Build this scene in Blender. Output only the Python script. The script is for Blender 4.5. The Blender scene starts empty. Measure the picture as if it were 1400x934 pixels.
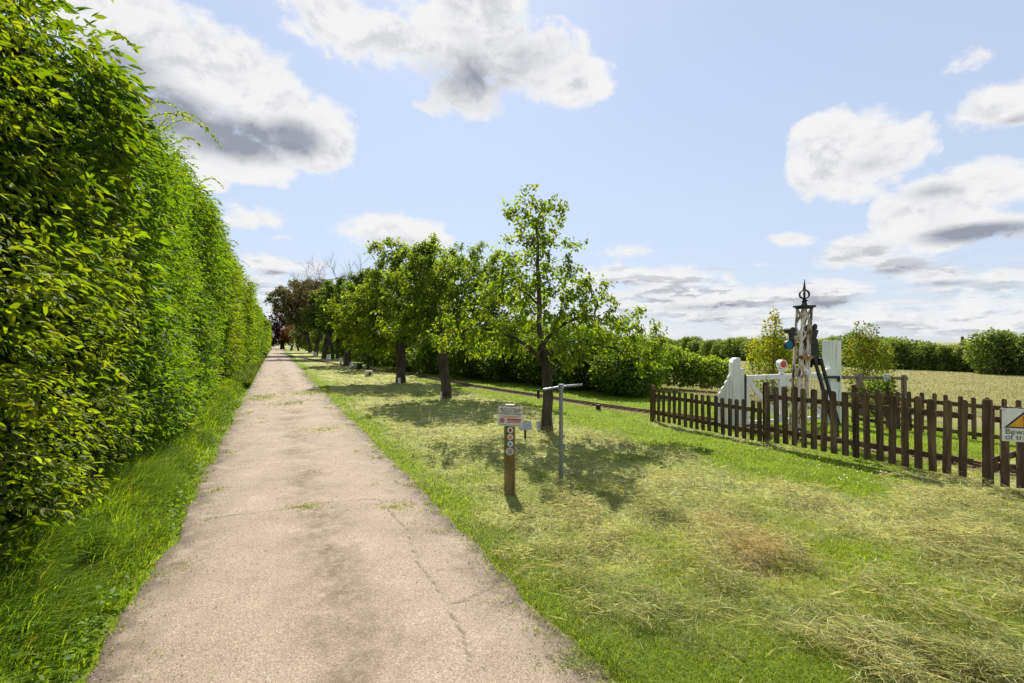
import bpy, math, random
import numpy as np
from mathutils import Vector, Matrix
rs = np.random.RandomState(7)
random.seed(7)
SC = bpy.context.scene
COL = SC.collection
PI = math.pi
CAMH = 1.8
F = 700.0
U = np.array([-0.421, 0.907]); U /= np.linalg.norm(U)       # along the path
R = np.array([U[1], -U[0]])                                   # to the right of the path


def st2xy(s, t):
    s = np.asarray(s, float); t = np.asarray(t, float)
    return s * U[0] + t * R[0], s * U[1] + t * R[1]


def xy2st(x, y):
    x = np.asarray(x, float); y = np.asarray(y, float)
    return x * U[0] + y * U[1], x * R[0] + y * R[1]


def G(px, py, z=0.0):
    y = (CAMH - z) * F / (py - 467.0)
    return (px - 700.0) / F * y, y


def sstep(x, a, b):
    v = np.clip((np.asarray(x, float) - a) / (b - a), 0, 1)
    return v * v * (3 - 2 * v)


# ------------------------------------------------------------------ noise
def _hash(ix, iy, seed):
    n = (ix.astype(np.int64) * 374761393 + iy.astype(np.int64) * 668265263 + seed * 1442695041) & 0x7fffffff
    n = ((n ^ (n >> 13)) * 1274126177) & 0x7fffffff
    return ((n ^ (n >> 16)) & 0xffff) / 65535.0


def vnoise(x, y, seed=0):
    x = np.asarray(x, float); y = np.asarray(y, float)
    ix = np.floor(x); iy = np.floor(y)
    fx = x - ix; fy = y - iy
    fx = fx * fx * (3 - 2 * fx); fy = fy * fy * (3 - 2 * fy)
    a = _hash(ix, iy, seed); b = _hash(ix + 1, iy, seed)
    c = _hash(ix, iy + 1, seed); d = _hash(ix + 1, iy + 1, seed)
    return (a * (1 - fx) + b * fx) * (1 - fy) + (c * (1 - fx) + d * fx) * fy


def fbm(x, y, oct=4, seed=0):
    v = 0; a = 0.5; tot = 0
    for k in range(oct):
        v = v + a * vnoise(np.asarray(x) * 2 ** k, np.asarray(y) * 2 ** k, seed + k * 17)
        tot += a; a *= 0.55
    return v / tot


def unit(v):
    return v / (np.linalg.norm(v, axis=-1, keepdims=True) + 1e-9)


# ------------------------------------------------------------------ mesh helpers
def tag(o, label=None, cat=None, group=None, kind=None):
    if label: o['label'] = label
    if cat: o['category'] = cat
    if group: o['group'] = group
    if kind: o['kind'] = kind
    return o


def link(name, me, parent=None, loc=None):
    o = bpy.data.objects.new(name, me)
    COL.objects.link(o)
    if parent is not None: o.parent = parent
    if loc is not None: o.location = loc
    return o


def empty(name, loc=(0, 0, 0), rz=0.0):
    o = bpy.data.objects.new(name, None)
    COL.objects.link(o)
    o.location = loc; o.rotation_euler = (0, 0, rz)
    o.empty_display_size = 0.2
    return o


def mesh_np(name, V, Fs, mat, col=None, smooth=False, attrs=None):
    V = np.asarray(V, np.float32)
    me = bpy.data.meshes.new(name)
    me.vertices.add(len(V)); me.vertices.foreach_set('co', V.ravel())
    Fs = [np.asarray(f, np.int32) for f in Fs if len(f)]
    idx = np.concatenate([f.ravel() for f in Fs])
    cnt = np.concatenate([np.full(len(f), f.shape[1], np.int32) for f in Fs])
    start = np.concatenate([[0], np.cumsum(cnt)[:-1]]).astype(np.int32)
    me.loops.add(len(idx)); me.loops.foreach_set('vertex_index', idx)
    me.polygons.add(len(cnt)); me.polygons.foreach_set('loop_start', start)
    if smooth: me.polygons.foreach_set('use_smooth', np.ones(len(cnt), bool))
    me.update(calc_edges=True)
    if col is not None:
        c = np.ones((len(V), 4), np.float32); c[:, :3] = col
        a = me.color_attributes.new('Col', 'FLOAT_COLOR', 'POINT'); a.data.foreach_set('color', c.ravel())
    for k, v in (attrs or {}).items():
        c = np.ones((len(V), 4), np.float32); c[:, :3] = v
        a = me.color_attributes.new(k, 'FLOAT_COLOR', 'POINT'); a.data.foreach_set('color', c.ravel())
    me.materials.append(mat)
    return me


class MB:
    """collects boxes, tubes and prisms, then becomes ONE mesh"""
    def __init__(s): s.v = []; s.f = []

    def add(s, V, Fc):
        n = len(s.v); s.v += [tuple(v) for v in V]; s.f += [tuple(i + n for i in f) for f in Fc]

    def box(s, c, d, M=None):
        x, y, z = d[0] / 2, d[1] / 2, d[2] / 2
        V = [Vector((a * x, b * y, e * z)) for e in (-1, 1) for b in (-1, 1) for a in (-1, 1)]
        if M is not None: V = [M @ v for v in V]
        V = [v + Vector(c) for v in V]
        s.add(V, [(0, 2, 3, 1), (4, 5, 7, 6), (0, 1, 5, 4), (2, 6, 7, 3), (0, 4, 6, 2), (1, 3, 7, 5)])

    def bar(s, p, q, w, d=None, up=(0, 0, 1)):
        d = d or w
        p = Vector(p); q = Vector(q); a = (q - p).normalized(); u = Vector(up)
        b = a.cross(u)
        if b.length < 1e-4: b = a.cross(Vector((0, 1, 0)))
        b.normalize(); c = b.cross(a)
        V = []
        for e in (p, q):
            for i, j in ((-1, -1), (1, -1), (1, 1), (-1, 1)): V.append(e + b * (i * w / 2) + c * (j * d / 2))
        s.add(V, [(3, 2, 1, 0), (4, 5, 6, 7), (0, 1, 5, 4), (1, 2, 6, 5), (2, 3, 7, 6), (3, 0, 4, 7)])

    def tube(s, pts, rad, n=8, caps=True):
        pts = [Vector(p) for p in pts]
        if not hasattr(rad, '__len__'): rad = [rad] * len(pts)
        V = []; Fc = []
        ref = None
        for i, p in enumerate(pts):
            a = (pts[min(i + 1, len(pts) - 1)] - pts[max(i - 1, 0)])
            if a.length < 1e-6: a = Vector((0, 0, 1))
            a.normalize()
            if ref is None:
                ref = Vector((1, 0, 0)) if abs(a.x) < .8 else Vector((0, 1, 0))
            b = (ref - a * ref.dot(a)).normalized(); c = a.cross(b); ref = b
            for k in range(n):
                t = 2 * PI * k / n
                V.append(p + (b * math.cos(t) + c * math.sin(t)) * rad[i])
        for i in range(len(pts) - 1):
            for k in range(n):
                k2 = (k + 1) % n
                Fc.append((i * n + k, i * n + k2, (i + 1) * n + k2, (i + 1) * n + k))
        if caps:
            Fc.append(tuple(range(n - 1, -1, -1))); Fc.append(tuple(range((len(pts) - 1) * n, len(pts) * n)))
        s.add(V, Fc)

    def prism(s, prof, o, ax, ay, n, th):
        """profile in (ax, ay) plane extruded th along n"""
        o = Vector(o); ax = Vector(ax); ay = Vector(ay); n = Vector(n); k = len(prof)
        V = [o + ax * a + ay * b - n * th / 2 for a, b in prof] + [o + ax * a + ay * b + n * th / 2 for a, b in prof]
        Fc = [tuple(range(k - 1, -1, -1)), tuple(range(k, 2 * k))]
        for i in range(k): Fc.append((i, (i + 1) % k, k + (i + 1) % k, k + i))
        s.add(V, Fc)

    def mesh(s, name, mat, smooth=False, bevel=0.0):
        me = bpy.data.meshes.new(name)
        me.from_pydata([tuple(v) for v in s.v], [], s.f); me.update()
        import bmesh
        bm = bmesh.new(); bm.from_mesh(me)
        bmesh.ops.recalc_face_normals(bm, faces=bm.faces)
        if bevel:
            bmesh.ops.bevel(bm, geom=[e for e in bm.edges if len(e.link_faces) == 2 and e.calc_face_angle(0) > .5],
                            offset=bevel, segments=2, affect='EDGES', clamp_overlap=True)
        bm.to_mesh(me); bm.free()
        if smooth:
            for p in me.polygons: p.use_smooth = True
        me.materials.append(mat)
        return me

    def build(s, name, mat, parent=None, smooth=False, bevel=0.0, loc=None):
        return link(name, s.mesh(name, mat, smooth, bevel), parent, loc)


def disc_prof(r, n=24): return [(r * math.cos(2 * PI * k / n), r * math.sin(2 * PI * k / n)) for k in range(n)]


# ------------------------------------------------------------------ materials
def new_mat(name):
    m = bpy.data.materials.new(name); m.use_nodes = True
    nt = m.node_tree; nt.nodes.clear()
    return m, nt


def N(nt, typ, **kw):
    n = nt.nodes.new(typ)
    for k, v in kw.items():
        if k == 'inp':
            for a, b in v.items(): n.inputs[a].default_value = b
        else: setattr(n, k, v)
    return n


def ramp(nt, fac, stops):
    n = N(nt, 'ShaderNodeValToRGB')
    e = n.color_ramp.elements
    while len(e) < len(stops): e.new(0.5)
    for el, (p, c) in zip(e, stops): el.position = p; el.color = (*c, 1) if len(c) == 3 else c
    nt.links.new(fac, n.inputs[0])
    return n.outputs[0]


def leaf_mat(name, trans=0.4, tint=(2.0, 1.75, 0.7), rough=0.42, spec=0.45):
    m, nt = new_mat(name); L = nt.links.new
    at = N(nt, 'ShaderNodeAttribute', attribute_name='Col')
    p = N(nt, 'ShaderNodeBsdfPrincipled', inp={'Roughness': rough, 'Specular IOR Level': spec})
    L(at.outputs['Color'], p.inputs['Base Color'])
    mx = N(nt, 'ShaderNodeMix', data_type='RGBA', blend_type='MULTIPLY', inp={0: 1.0})
    L(at.outputs['Color'], mx.inputs[6]); mx.inputs[7].default_value = (*tint, 1)
    tr = N(nt, 'ShaderNodeBsdfTranslucent'); L(mx.outputs[2], tr.inputs['Color'])
    ms = N(nt, 'ShaderNodeMixShader', inp={0: trans})
    L(p.outputs[0], ms.inputs[1]); L(tr.outputs[0], ms.inputs[2])
    o = N(nt, 'ShaderNodeOutputMaterial'); L(ms.outputs[0], o.inputs[0])
    return m


def noise_mat(name, stops, scale=8.0, rough=0.8, bump=0.3, stretch=(1, 1, 1), detail=6.0, spec=0.3, metal=0.0, dist=0.02):
    m, nt = new_mat(name); L = nt.links.new
    tc = N(nt, 'ShaderNodeTexCoord'); mp = N(nt, 'ShaderNodeMapping'); mp.inputs['Scale'].default_value = stretch
    geo = N(nt, 'ShaderNodeObjectInfo')
    ad = N(nt, 'ShaderNodeVectorMath', operation='ADD'); L(tc.outputs['Object'], ad.inputs[0]); L(geo.outputs['Location'], ad.inputs[1])
    L(ad.outputs[0], mp.inputs[0])
    nz = N(nt, 'ShaderNodeTexNoise', inp={'Scale': scale, 'Detail': detail, 'Roughness': 0.62}); L(mp.outputs[0], nz.inputs['Vector'])
    c = ramp(nt, nz.outputs[0], stops)
    p = N(nt, 'ShaderNodeBsdfPrincipled', inp={'Roughness': rough, 'Specular IOR Level': spec, 'Metallic': metal})
    L(c, p.inputs['Base Color'])
    b = N(nt, 'ShaderNodeBump', inp={'Strength': bump, 'Distance': dist}); L(nz.outputs[0], b.inputs['Height']); L(b.outputs[0], p.inputs['Normal'])
    o = N(nt, 'ShaderNodeOutputMaterial'); L(p.outputs[0], o.inputs[0])
    return m


def plain(name, c, rough=0.5, metal=0.0, spec=0.4):
    c = np.array(c)
    return noise_mat(name, [(0.3, tuple(c * 0.86)), (0.7, tuple(np.minimum(c * 1.1, 1)))], 14, rough, 0.05, spec=spec, metal=metal)


M_hedge = leaf_mat('hedge_leaf', 0.55, (2.0, 1.9, .5), .6, .2)
M_leaf = leaf_mat('tree_leaf', 0.55, (2.0, 1.9, .6), .55, .25)
M_far = leaf_mat('far_leaf', 0.5, (2.0, 1.85, 0.8), 0.65, 0.2)
M_grass = leaf_mat('grass_blade', 0.5, (1.9, 1.6, 0.5), 0.6, 0.25)
M_hay = leaf_mat('hay_straw', 0.35, (1.2, 1.15, 0.75), 0.6, 0.25)
M_bark = noise_mat('bark', [(0.3, (.030, .024, .018)), (0.52, (.075, .060, .046)), (0.72, (.13, .115, .085))], 7, .9, .9, (1, 1, .35), dist=.04)
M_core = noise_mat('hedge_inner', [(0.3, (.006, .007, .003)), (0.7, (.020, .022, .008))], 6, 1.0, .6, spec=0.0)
M_fence = noise_mat('weathered_fence', [(0.3, (.033, .022, .013)), (0.5, (.098, .066, .038)), (0.68, (.21, .15, .09))], 13, .88, .6, (1, 1, .10))
M_oldwood = noise_mat('grey_wood', [(0.3, (.10, .08, .055)), (0.7, (.26, .21, .15))], 9, .85, .5, (1, 1, .15))
M_post = noise_mat('post_wood', [(0.28, (.120, .100, .026)), (0.5, (.215, .160, .055)), (0.72, (.33, .25, .13))], 9, .85, .4, (1, 1, .2))
M_white = noise_mat('white_paint', [(0.27, (.26, .24, .20)), (0.36, (.62, .61, .57)), (0.46, (.78, .78, .76)), (0.75, (.82, .82, .80))], 11, .6, .2, (1, 1, .07))
M_mast = noise_mat('flaking_paint', [(0.35, (.08, .05, .03)), (0.43, (.28, .21, .14)), (0.50, (.58, .54, .46)), (0.8, (.70, .67, .60))], 11, .7, .4, (1, 1, .35))
M_black = plain('black_iron', (.014, .014, .016), .45)
M_steel = plain('galvanised', (.26, .28, .30), .45, .55)
M_rust = noise_mat('rusty_rail', [(0.3, (.06, .035, .022)), (0.7, (.17, .10, .06))], 20, .8, .3)
M_plate = plain('white_plate', (.74, .73, .71), .4)
M_disc = plain('disc_white', (.80, .80, .78), .4)
M_greyplate = plain('grey_plate', (.42, .45, .45), .45)
M_red = plain('red_paint', (.50, .022, .022), .4)
M_dred = plain('dark_red', (.30, .02, .025), .5)
M_orange = plain('orange_paint', (.62, .20, .025), .5)
M_blue = plain('blue_paint', (.05, .36, .60), .5)
M_ink = plain('dark_ink', (.03, .03, .05), .6)
M_yellow = plain('warning_yellow', (.70, .34, .02), .5)
M_ceram = plain('brown_ceramic', (.34, .17, .075), .35)
M_bluegl = plain('blue_glass', (.012, .15, .24), .5, 0, .2)
M_redgl = plain('red_glass', (.62, .02, .035), .12, 0, .7)


# ------------------------------------------------------------------ leaves and grass
def leaves(C, D, Nn, L, W, col, six=True, fold=0.22, droop=0.12):
    """V-folded leaves: returns verts, faces, colours"""
    n = len(C)
    D = unit(D); Nn = unit(Nn - D * np.sum(Nn * D, 1, keepdims=True)); B = np.cross(D, Nn)
    L = np.broadcast_to(np.asarray(L, float), (n,))[:, None]; W = np.broadcast_to(np.asarray(W, float), (n,))[:, None]
    if six:
        k = 6
        P = [C, C + .28 * L * D + .46 * W * B + fold * W * Nn, C + .66 * L * D + .40 * W * B + (fold * W - .35 * droop * L) * Nn,
             C + L * D - droop * L * Nn, C + .66 * L * D - .40 * W * B + (fold * W - .35 * droop * L) * Nn, C + .28 * L * D - .46 * W * B + fold * W * Nn]
        base = np.arange(n)[:, None] * 6
        Fa = np.concatenate([base + [0, 1, 2, 3], base + [0, 3, 4, 5]])
    else:
        k = 4
        P = [C, C + .45 * L * D + .5 * W * B + fold * W * Nn, C + L * D - droop * L * Nn, C + .45 * L * D - .5 * W * B + fold * W * Nn]
        base = np.arange(n)[:, None] * 4
        Fa = np.concatenate([base + [0, 1, 2], base + [0, 2, 3]])
    V = np.stack(P, 1).reshape(-1, 3)
    return V, Fa, np.repeat(col, k, 0)


def rnd(n): return rs.normal(size=(n, 3))


def mixcol(a, b, f):
    f = np.asarray(f)[:, None]
    return np.array(a) * (1 - f) + np.array(b) * f


def jitter(col, amt=0.18):
    n = len(col)
    return np.clip(col * (1 + amt * rs.normal(size=(n, 1))) * (1 + 0.06 * rs.normal(size=(n, 3))), 0.004, 0.9)


def blades(X, Y, Z, h, w, ang, lean, col, three=True):
    """bent grass blades, 5 vertices each"""
    n = len(X)
    dx, dy = np.cos(ang), np.sin(ang)
    a2 = ang + PI / 2 + rs.uniform(-.9, .9, n); wx, wy = np.cos(a2) * w / 2, np.sin(a2) * w / 2
    b0 = np.stack([X - wx, Y - wy, Z], 1); b1 = np.stack([X + wx, Y + wy, Z], 1)
    mx, my, mz = X + dx * lean * h * .35, Y + dy * lean * h * .35, Z + h * .6
    m0 = np.stack([mx - wx * .8, my - wy * .8, mz], 1); m1 = np.stack([mx + wx * .8, my + wy * .8, mz], 1)
    tz = Z + h * np.maximum(1 - .35 * lean, .25)
    tp = np.stack([X + dx * lean * h, Y + dy * lean * h, tz], 1)
    V = np.stack([b0, b1, m1, m0, tp], 1).reshape(-1, 3)
    base = np.arange(n)[:, None] * 5
    return V, [base + [0, 1, 2, 3], base + [3, 2, 4]], np.repeat(col, 5, 0)


# ------------------------------------------------------------------ ground functions
def polyd(x, y, P):
    d = np.full(x.shape, 1e9)
    for a, b in zip(P[:-1], P[1:]):
        a = np.array(a); b = np.array(b); ab = b - a
        u = np.clip(((x - a[0]) * ab[0] + (y - a[1]) * ab[1]) / (ab ** 2).sum(), 0, 1)
        d = np.minimum(d, (x - a[0] - u * ab[0]) ** 2 + (y - a[1] - u * ab[1]) ** 2)
    return np.sqrt(d)


def gz(x, y):
    s, t = xy2st(x, y)
    z = -0.7 * sstep(t, 11, 24)
    lawn = sstep(t, 1.55, 2.2) * (1 - sstep(t, 11, 14)) * (1 - sstep(s, 30, 60))
    z = z + lawn * (0.05 * (fbm(x * .5, y * .5, 2, 3) - .5) + hayf(x, y) * .19 * (fbm(x * 2.6, y * 2.6, 4, 9) - .5))
    z = z + 0.10 * sstep(-t, .95, 1.5)
    return z


def hayf(x, y):
    """1 where cut hay lies, 0 where the lawn is bright green"""
    s, t = xy2st(x, y)
    n = fbm(x * .75, y * .75, 4, 21); n2 = fbm(x * 2.1, y * 2.1, 3, 33)
    h = 0.74 + 1.4 * (n - .5) + 1.1 * (n2 - .5) + .28 * (1 - sstep(s, 2.5, 5)) * sstep(t, 4.8, 5.6)
    g = sstep(t, 5.6 + 1.2 * (n - .5), 6.7) * sstep(s, 3.2 + 1.4 * (n2 - .5), 4.6)      # strip before the fence and the rails
    h = h + .22 * sstep(t, 2.2, 3.2) * sstep(s, 4, 7) - 1.45 * g
    edge = 1 - sstep(t, 1.75, 2.25 + .5 * (n2 - .3))                                       # unmown edge of the drive
    h = h - .75 * edge
    h = h - .8 * (1 - sstep(s, 1.7, 2.5 + n)) * (1 - sstep(t, 2.5, 3.4))
    band = np.exp(-((t - 4.5 - .12 * (s - 3)) / .42) ** 2) * (1 - sstep(s, 3.4, 4.6)) ; h = h - .6 * band
    fd = polyd(np.asarray(x, float), np.asarray(y, float), FENCE)
    h = h + 1.1 * np.exp(-((fd - .12) / .22) ** 2) * (.5 + n2)
    return np.clip(h, 0, 1)


FENCE = [G(892, 577), G(1046, 610), G(1328, 664), G(1460, 672)]


def brownf(x, y):
    n = fbm(x * 3, y * 3, 3, 51)
    b = 0
    for px, py, r in ((1030, 742, .42), (985, 712, .35), (1050, 775, .3)):
        cx, cy = G(px, py); b = b + np.exp(-(((x - cx) ** 2 + (y - cy) ** 2) / r ** 2))
    return np.clip(b * (n * 1.7 - .15), 0, 1) * .75


RAIL = [(-34.0, 75.0), (-13.0, 39.0), (-5.5, 27.4), (-1.8, 21.0), (1.6, 15.7), (3.44, 12.9), (5.0, 10.75), (5.85, 9.3), (6.5, 7.9), (7.2, 6.1), (8.4, 3.2), (9.4, .6)]


def smooth_line(P, n=12):
    P = [np.array(p, float) for p in P]; out = []
    for i in range(len(P) - 1):
        p0 = P[max(i - 1, 0)]; p1 = P[i]; p2 = P[i + 1]; p3 = P[min(i + 2, len(P) - 1)]
        for k in range(n):
            u = k / n
            out.append(.5 * ((2 * p1) + (-p0 + p2) * u + (2 * p0 - 5 * p1 + 4 * p2 - p3) * u * u + (-p0 + 3 * p1 - 3 * p2 + p3) * u ** 3))
    out.append(P[-1]); return np.array(out)


RL = smooth_line(RAIL, 14)


def rail_dist(x, y):
    x = np.asarray(x); y = np.asarray(y)
    d = np.full(x.shape, 1e9)
    for i in range(0, len(RL) - 1):
        a = RL[i]; b = RL[i + 1]; ab = b - a; l2 = (ab ** 2).sum()
        u = np.clip(((x - a[0]) * ab[0] + (y - a[1]) * ab[1]) / l2, 0, 1)
        d = np.minimum(d, (x - a[0] - u * ab[0]) ** 2 + (y - a[1] - u * ab[1]) ** 2)
    return np.sqrt(d)


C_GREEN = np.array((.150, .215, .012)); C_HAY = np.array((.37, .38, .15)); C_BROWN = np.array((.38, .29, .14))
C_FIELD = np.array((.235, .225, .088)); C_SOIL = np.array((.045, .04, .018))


def ground_col(x, y):
    s, t = xy2st(x, y)
    h = hayf(x, y); n = fbm(x * 5, y * 5, 3, 77)
    c = mixcol(C_GREEN, C_HAY, h.ravel()) * (.62 + .7 * n.ravel())[:, None]
    far = sstep(s, 16, 40) * (t > 1.6)
    c = c * (1 - far[:, None] * .0)
    c = c * (1 - brownf(x, y)[:, None]) + C_BROWN * brownf(x, y)[:, None]
    f = sstep(t, 12.5, 15) * (x + 0 > 6)
    stripes = .88 + .22 * fbm(x * .12 + y * .5, y * .08, 3, 12)
    fc = C_FIELD * (stripes * (.85 + .35 * fbm(x * 1.1, y * 1.1, 4, 5)))[:, None]
    c = c * (1 - f[:, None]) + fc * f[:, None]
    rd = rail_dist(x, y)
    b = (1 - sstep(rd, .16, .34 + .35 * (n - .3) + .25 * sstep(-s, -9, -5))) * .85
    c = c * (1 - b[:, None]) + np.array((.21, .145, .085)) * b[:, None]
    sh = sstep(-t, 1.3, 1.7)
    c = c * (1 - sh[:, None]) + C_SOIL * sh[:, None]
    return np.clip(c, .004, .8)


def graded(lo, hi, a, b, fine, grow=1.16):
    v = list(np.arange(a, b, fine)); st = fine; x = v[-1]
    while x < hi: st *= grow; x += st; v.append(x)
    st = fine; x = v[0]
    while x > lo: st *= grow; x -= st; v.insert(0, x)
    return np.array(v)


def grid_faces(ns, nt):
    i = np.arange(ns - 1)[:, None]; j = np.arange(nt - 1)[None]
    a = (i * nt + j).ravel()
    return np.stack([a, a + 1, a + nt + 1, a + nt], 1)[:, ::-1]


def ground_mat():
    m, nt = new_mat('ground'); L = nt.links.new
    at = N(nt, 'ShaderNodeAttribute', attribute_name='Col')
    tc = N(nt, 'ShaderNodeTexCoord')
    n1 = N(nt, 'ShaderNodeTexNoise', inp={'Scale': 28, 'Detail': 8, 'Roughness': .7}); L(tc.outputs['Object'], n1.inputs['Vector'])
    r = ramp(nt, n1.outputs[0], [(.3, (.5, .5, .5)), (.7, (1.35, 1.35, 1.35))])
    mx = N(nt, 'ShaderNodeMix', data_type='RGBA', blend_type='MULTIPLY', inp={0: 1}); L(at.outputs['Color'], mx.inputs[6]); L(r, mx.inputs[7])
    p = N(nt, 'ShaderNodeBsdfPrincipled', inp={'Roughness': .95, 'Specular IOR Level': .1}); L(mx.outputs[2], p.inputs['Base Color'])
    b = N(nt, 'ShaderNodeBump', inp={'Strength': .8, 'Distance': .05}); L(n1.outputs[0], b.inputs['Height']); L(b.outputs[0], p.inputs['Normal'])
    o = N(nt, 'ShaderNodeOutputMaterial'); L(p.outputs[0], o.inputs[0])
    return m


def build_ground():
    S = graded(-400, 1500, 0.5, 15, .07, 1.10); T = graded(-900, 1500, -2.2, 9.5, .07, 1.10)
    s, t = np.meshgrid(S, T, indexing='ij'); s = s.ravel(); t = t.ravel()
    x, y = st2xy(s, t)
    z = gz(x, y)
    under = (t > -.75) & (t < 1.45)
    z = np.where(under, z - .03, z)
    V = np.stack([x, y, z], 1)
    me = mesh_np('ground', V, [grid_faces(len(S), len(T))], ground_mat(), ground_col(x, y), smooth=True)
    tag(link('ground', me), kind='structure')


# ------------------------------------------------------------------ the drive
def pathL(s): return -.88 + .16 * (fbm(s * .55, s * 0, 3, 61) - .5) + .11 * (fbm(s * 3.5, s * 0, 4, 62) - .5)
def pathR(s): return 1.62 + .16 * (fbm(s * .5, s * 0, 3, 63) - .5) + .12 * (fbm(s * 3.5, s * 0, 4, 64) - .5)


def build_path():
    S = graded(-8, 210, 1.2, 10.5, .022, 1.06); nt_ = 118
    s = np.repeat(S, nt_); q = np.tile(np.linspace(0, 1, nt_), len(S))
    a = pathL(s) - .02; b = pathR(s) + .02
    t = a + (b - a) * q
    x, y = st2xy(s, t)
    wob = lambda P, k: [(p[0], p[1]) for p in P]
    cr = np.zeros(len(s))
    for pts, w in (([(285, 712), (345, 705), (400, 698), (450, 692), (510, 686), (540, 690)], .009),
                   ([(555, 735), (580, 790), (605, 830), (628, 870), (640, 905), (645, 934)], .007),
                   ([(600, 838), (640, 825), (668, 805), (685, 785)], .009),
                   ([(585, 785), (630, 780), (660, 778)], .005),
                   ([(520, 690), (560, 735)], .006)):
        P = [G(*p) for p in pts]
        nx = x + .14 * (fbm(x * 1.6, y * 1.6, 6, 91) - .5); ny = y + .14 * (fbm(x * 1.6, y * 1.6, 6, 92) - .5)
        nn = fbm(x * 9, y * 9, 3, 93)
        cr = np.maximum(cr, np.clip(1.25 - polyd(nx, ny, P) / (w * (.5 + 1.6 * nn)), 0, 1) * (.30 + .65 * nn))
    n = fbm(x * 2.2, y * 2.2, 4, 71); nf = fbm(x * 9, y * 9, 3, 72)
    mid = np.exp(-((t - .40) / .30) ** 2) * np.clip(.15 + 2.2 * (n - .38) + 1.2 * (nf - .5), 0, 1.2)            # darker mossy crown between wheel tracks
    edge = 1.3 * np.exp(-((t - a) / .20)) + 1.1 * np.exp(-((b - t) / .20))
    edge = np.clip(edge * (.2 + 1.9 * (nf - .15)) * (.6 + n), 0, .9)
    dark = np.clip(mid * 1.0, 0, 1)
    straw = np.zeros(len(s))
    for px, py, r in ((358, 545, 1.0), (432, 537, 1.0), (395, 558, .5), (440, 590, .4), (420, 696, .12), (540, 695, .14), (365, 520, 1.0)):
        cx, cy = G(px, py); straw += np.exp(-((x - cx) ** 2 + (y - cy) ** 2) / r ** 2)
    straw = np.clip(straw * (1.5 * n), 0, 1) * .55
    z = .004 + .012 * (fbm(x * .9, y * .9, 2, 8) - .4) + .02 * np.sin(q * PI) - .012 * cr
    z = np.where((q < .01) | (q > .99), -.03, z)
    V = np.stack([x, y, z + .008], 1)
    m, nt = new_mat('drive'); L = nt.links.new
    at = N(nt, 'ShaderNodeAttribute', attribute_name='Mask'); a2 = N(nt, 'ShaderNodeAttribute', attribute_name='MaskB')
    sep = N(nt, 'ShaderNodeSeparateColor'); L(at.outputs['Color'], sep.inputs[0])
    sep2 = N(nt, 'ShaderNodeSeparateColor'); L(a2.outputs['Color'], sep2.inputs[0])
    tc = N(nt, 'ShaderNodeTexCoord')
    big = N(nt, 'ShaderNodeTexNoise', inp={'Scale': 1.5, 'Detail': 10, 'Roughness': .72}); L(tc.outputs['Object'], big.inputs['Vector'])
    base = ramp(nt, big.outputs[0], [(.28, (.205, .158, .116)), (.42, (.282, .222, .164)), (.58, (.322, .257, .193)), (.72, (.380, .309, .238))])
    vo = N(nt, 'ShaderNodeTexVoronoi', inp={'Scale': 150}); L(tc.outputs['Object'], vo.inputs['Vector'])
    vs = N(nt, 'ShaderNodeSeparateColor'); L(vo.outputs['Color'], vs.inputs[0])
    sp = ramp(nt, vs.outputs[0], [(0, (.50, .48, .45)), (.25, (.86, .85, .84)), (.8, (1.06, 1.06, 1.05)), (1, (1.6, 1.6, 1.58))])
    m1 = N(nt, 'ShaderNodeMix', data_type='RGBA', blend_type='MULTIPLY', inp={0: .85}); L(base, m1.inputs[6]); L(sp, m1.inputs[7])
    def mixin(prev, fac, c):
        k = N(nt, 'ShaderNodeMix', data_type='RGBA'); L(fac, k.inputs[0]); L(prev, k.inputs[6]); k.inputs[7].default_value = (*c, 1); return k.outputs[2]
    c = mixin(m1.outputs[2], sep.outputs[1], (.105, .080, .058))
    md = N(nt, 'ShaderNodeMath', operation='MULTIPLY', inp={1: 1.0}); L(sep.outputs[2], md.inputs[0])
    fn = N(nt, 'ShaderNodeTexNoise', inp={'Scale': 16, 'Detail': 8, 'Roughness': .75}); L(tc.outputs['Object'], fn.inputs['Vector'])
    fr = ramp(nt, fn.outputs[0], [(.38, (.25, .25, .25)), (.56, (1, 1, 1))]); fs = N(nt, 'ShaderNodeSeparateColor'); L(fr, fs.inputs[0])
    md2 = N(nt, 'ShaderNodeMath', operation='MULTIPLY'); L(md.outputs[0], md2.inputs[0]); L(fs.outputs[0], md2.inputs[1])
    c = mixin(c, md2.outputs[0], (.135, .098, .066))
    c = mixin(c, sep2.outputs[0], (.36, .29, .16))
    c = mixin(c, sep.outputs[0], (.05, .04, .03))
    # fine dark grit scattered over the surface
    g = N(nt, 'ShaderNodeTexNoise', inp={'Scale': 62, 'Detail': 3, 'Roughness': .6}); L(tc.outputs['Object'], g.inputs['Vector'])
    gr = ramp(nt, g.outputs[0], [(.58, (0, 0, 0)), (.66, (.6, .6, .6))])
    gs = N(nt, 'ShaderNodeSeparateColor'); L(gr, gs.inputs[0])
    c = mixin(c, gs.outputs[0], (.10, .08, .06))
    p = N(nt, 'ShaderNodeBsdfPrincipled', inp={'Roughness': .88, 'Specular IOR Level': .25}); L(c, p.inputs['Base Color'])
    b1 = N(nt, 'ShaderNodeBump', inp={'Strength': .3, 'Distance': .006}); L(vo.outputs['Distance'], b1.inputs['Height'])
    b2 = N(nt, 'ShaderNodeBump', inp={'Strength': .3, 'Distance': .015}); L(g.outputs[0], b2.inputs['Height']); L(b1.outputs[0], b2.inputs['Normal'])
    L(b2.outputs[0], p.inputs['Normal'])
    o = N(nt, 'ShaderNodeOutputMaterial'); L(p.outputs[0], o.inputs[0])
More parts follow.
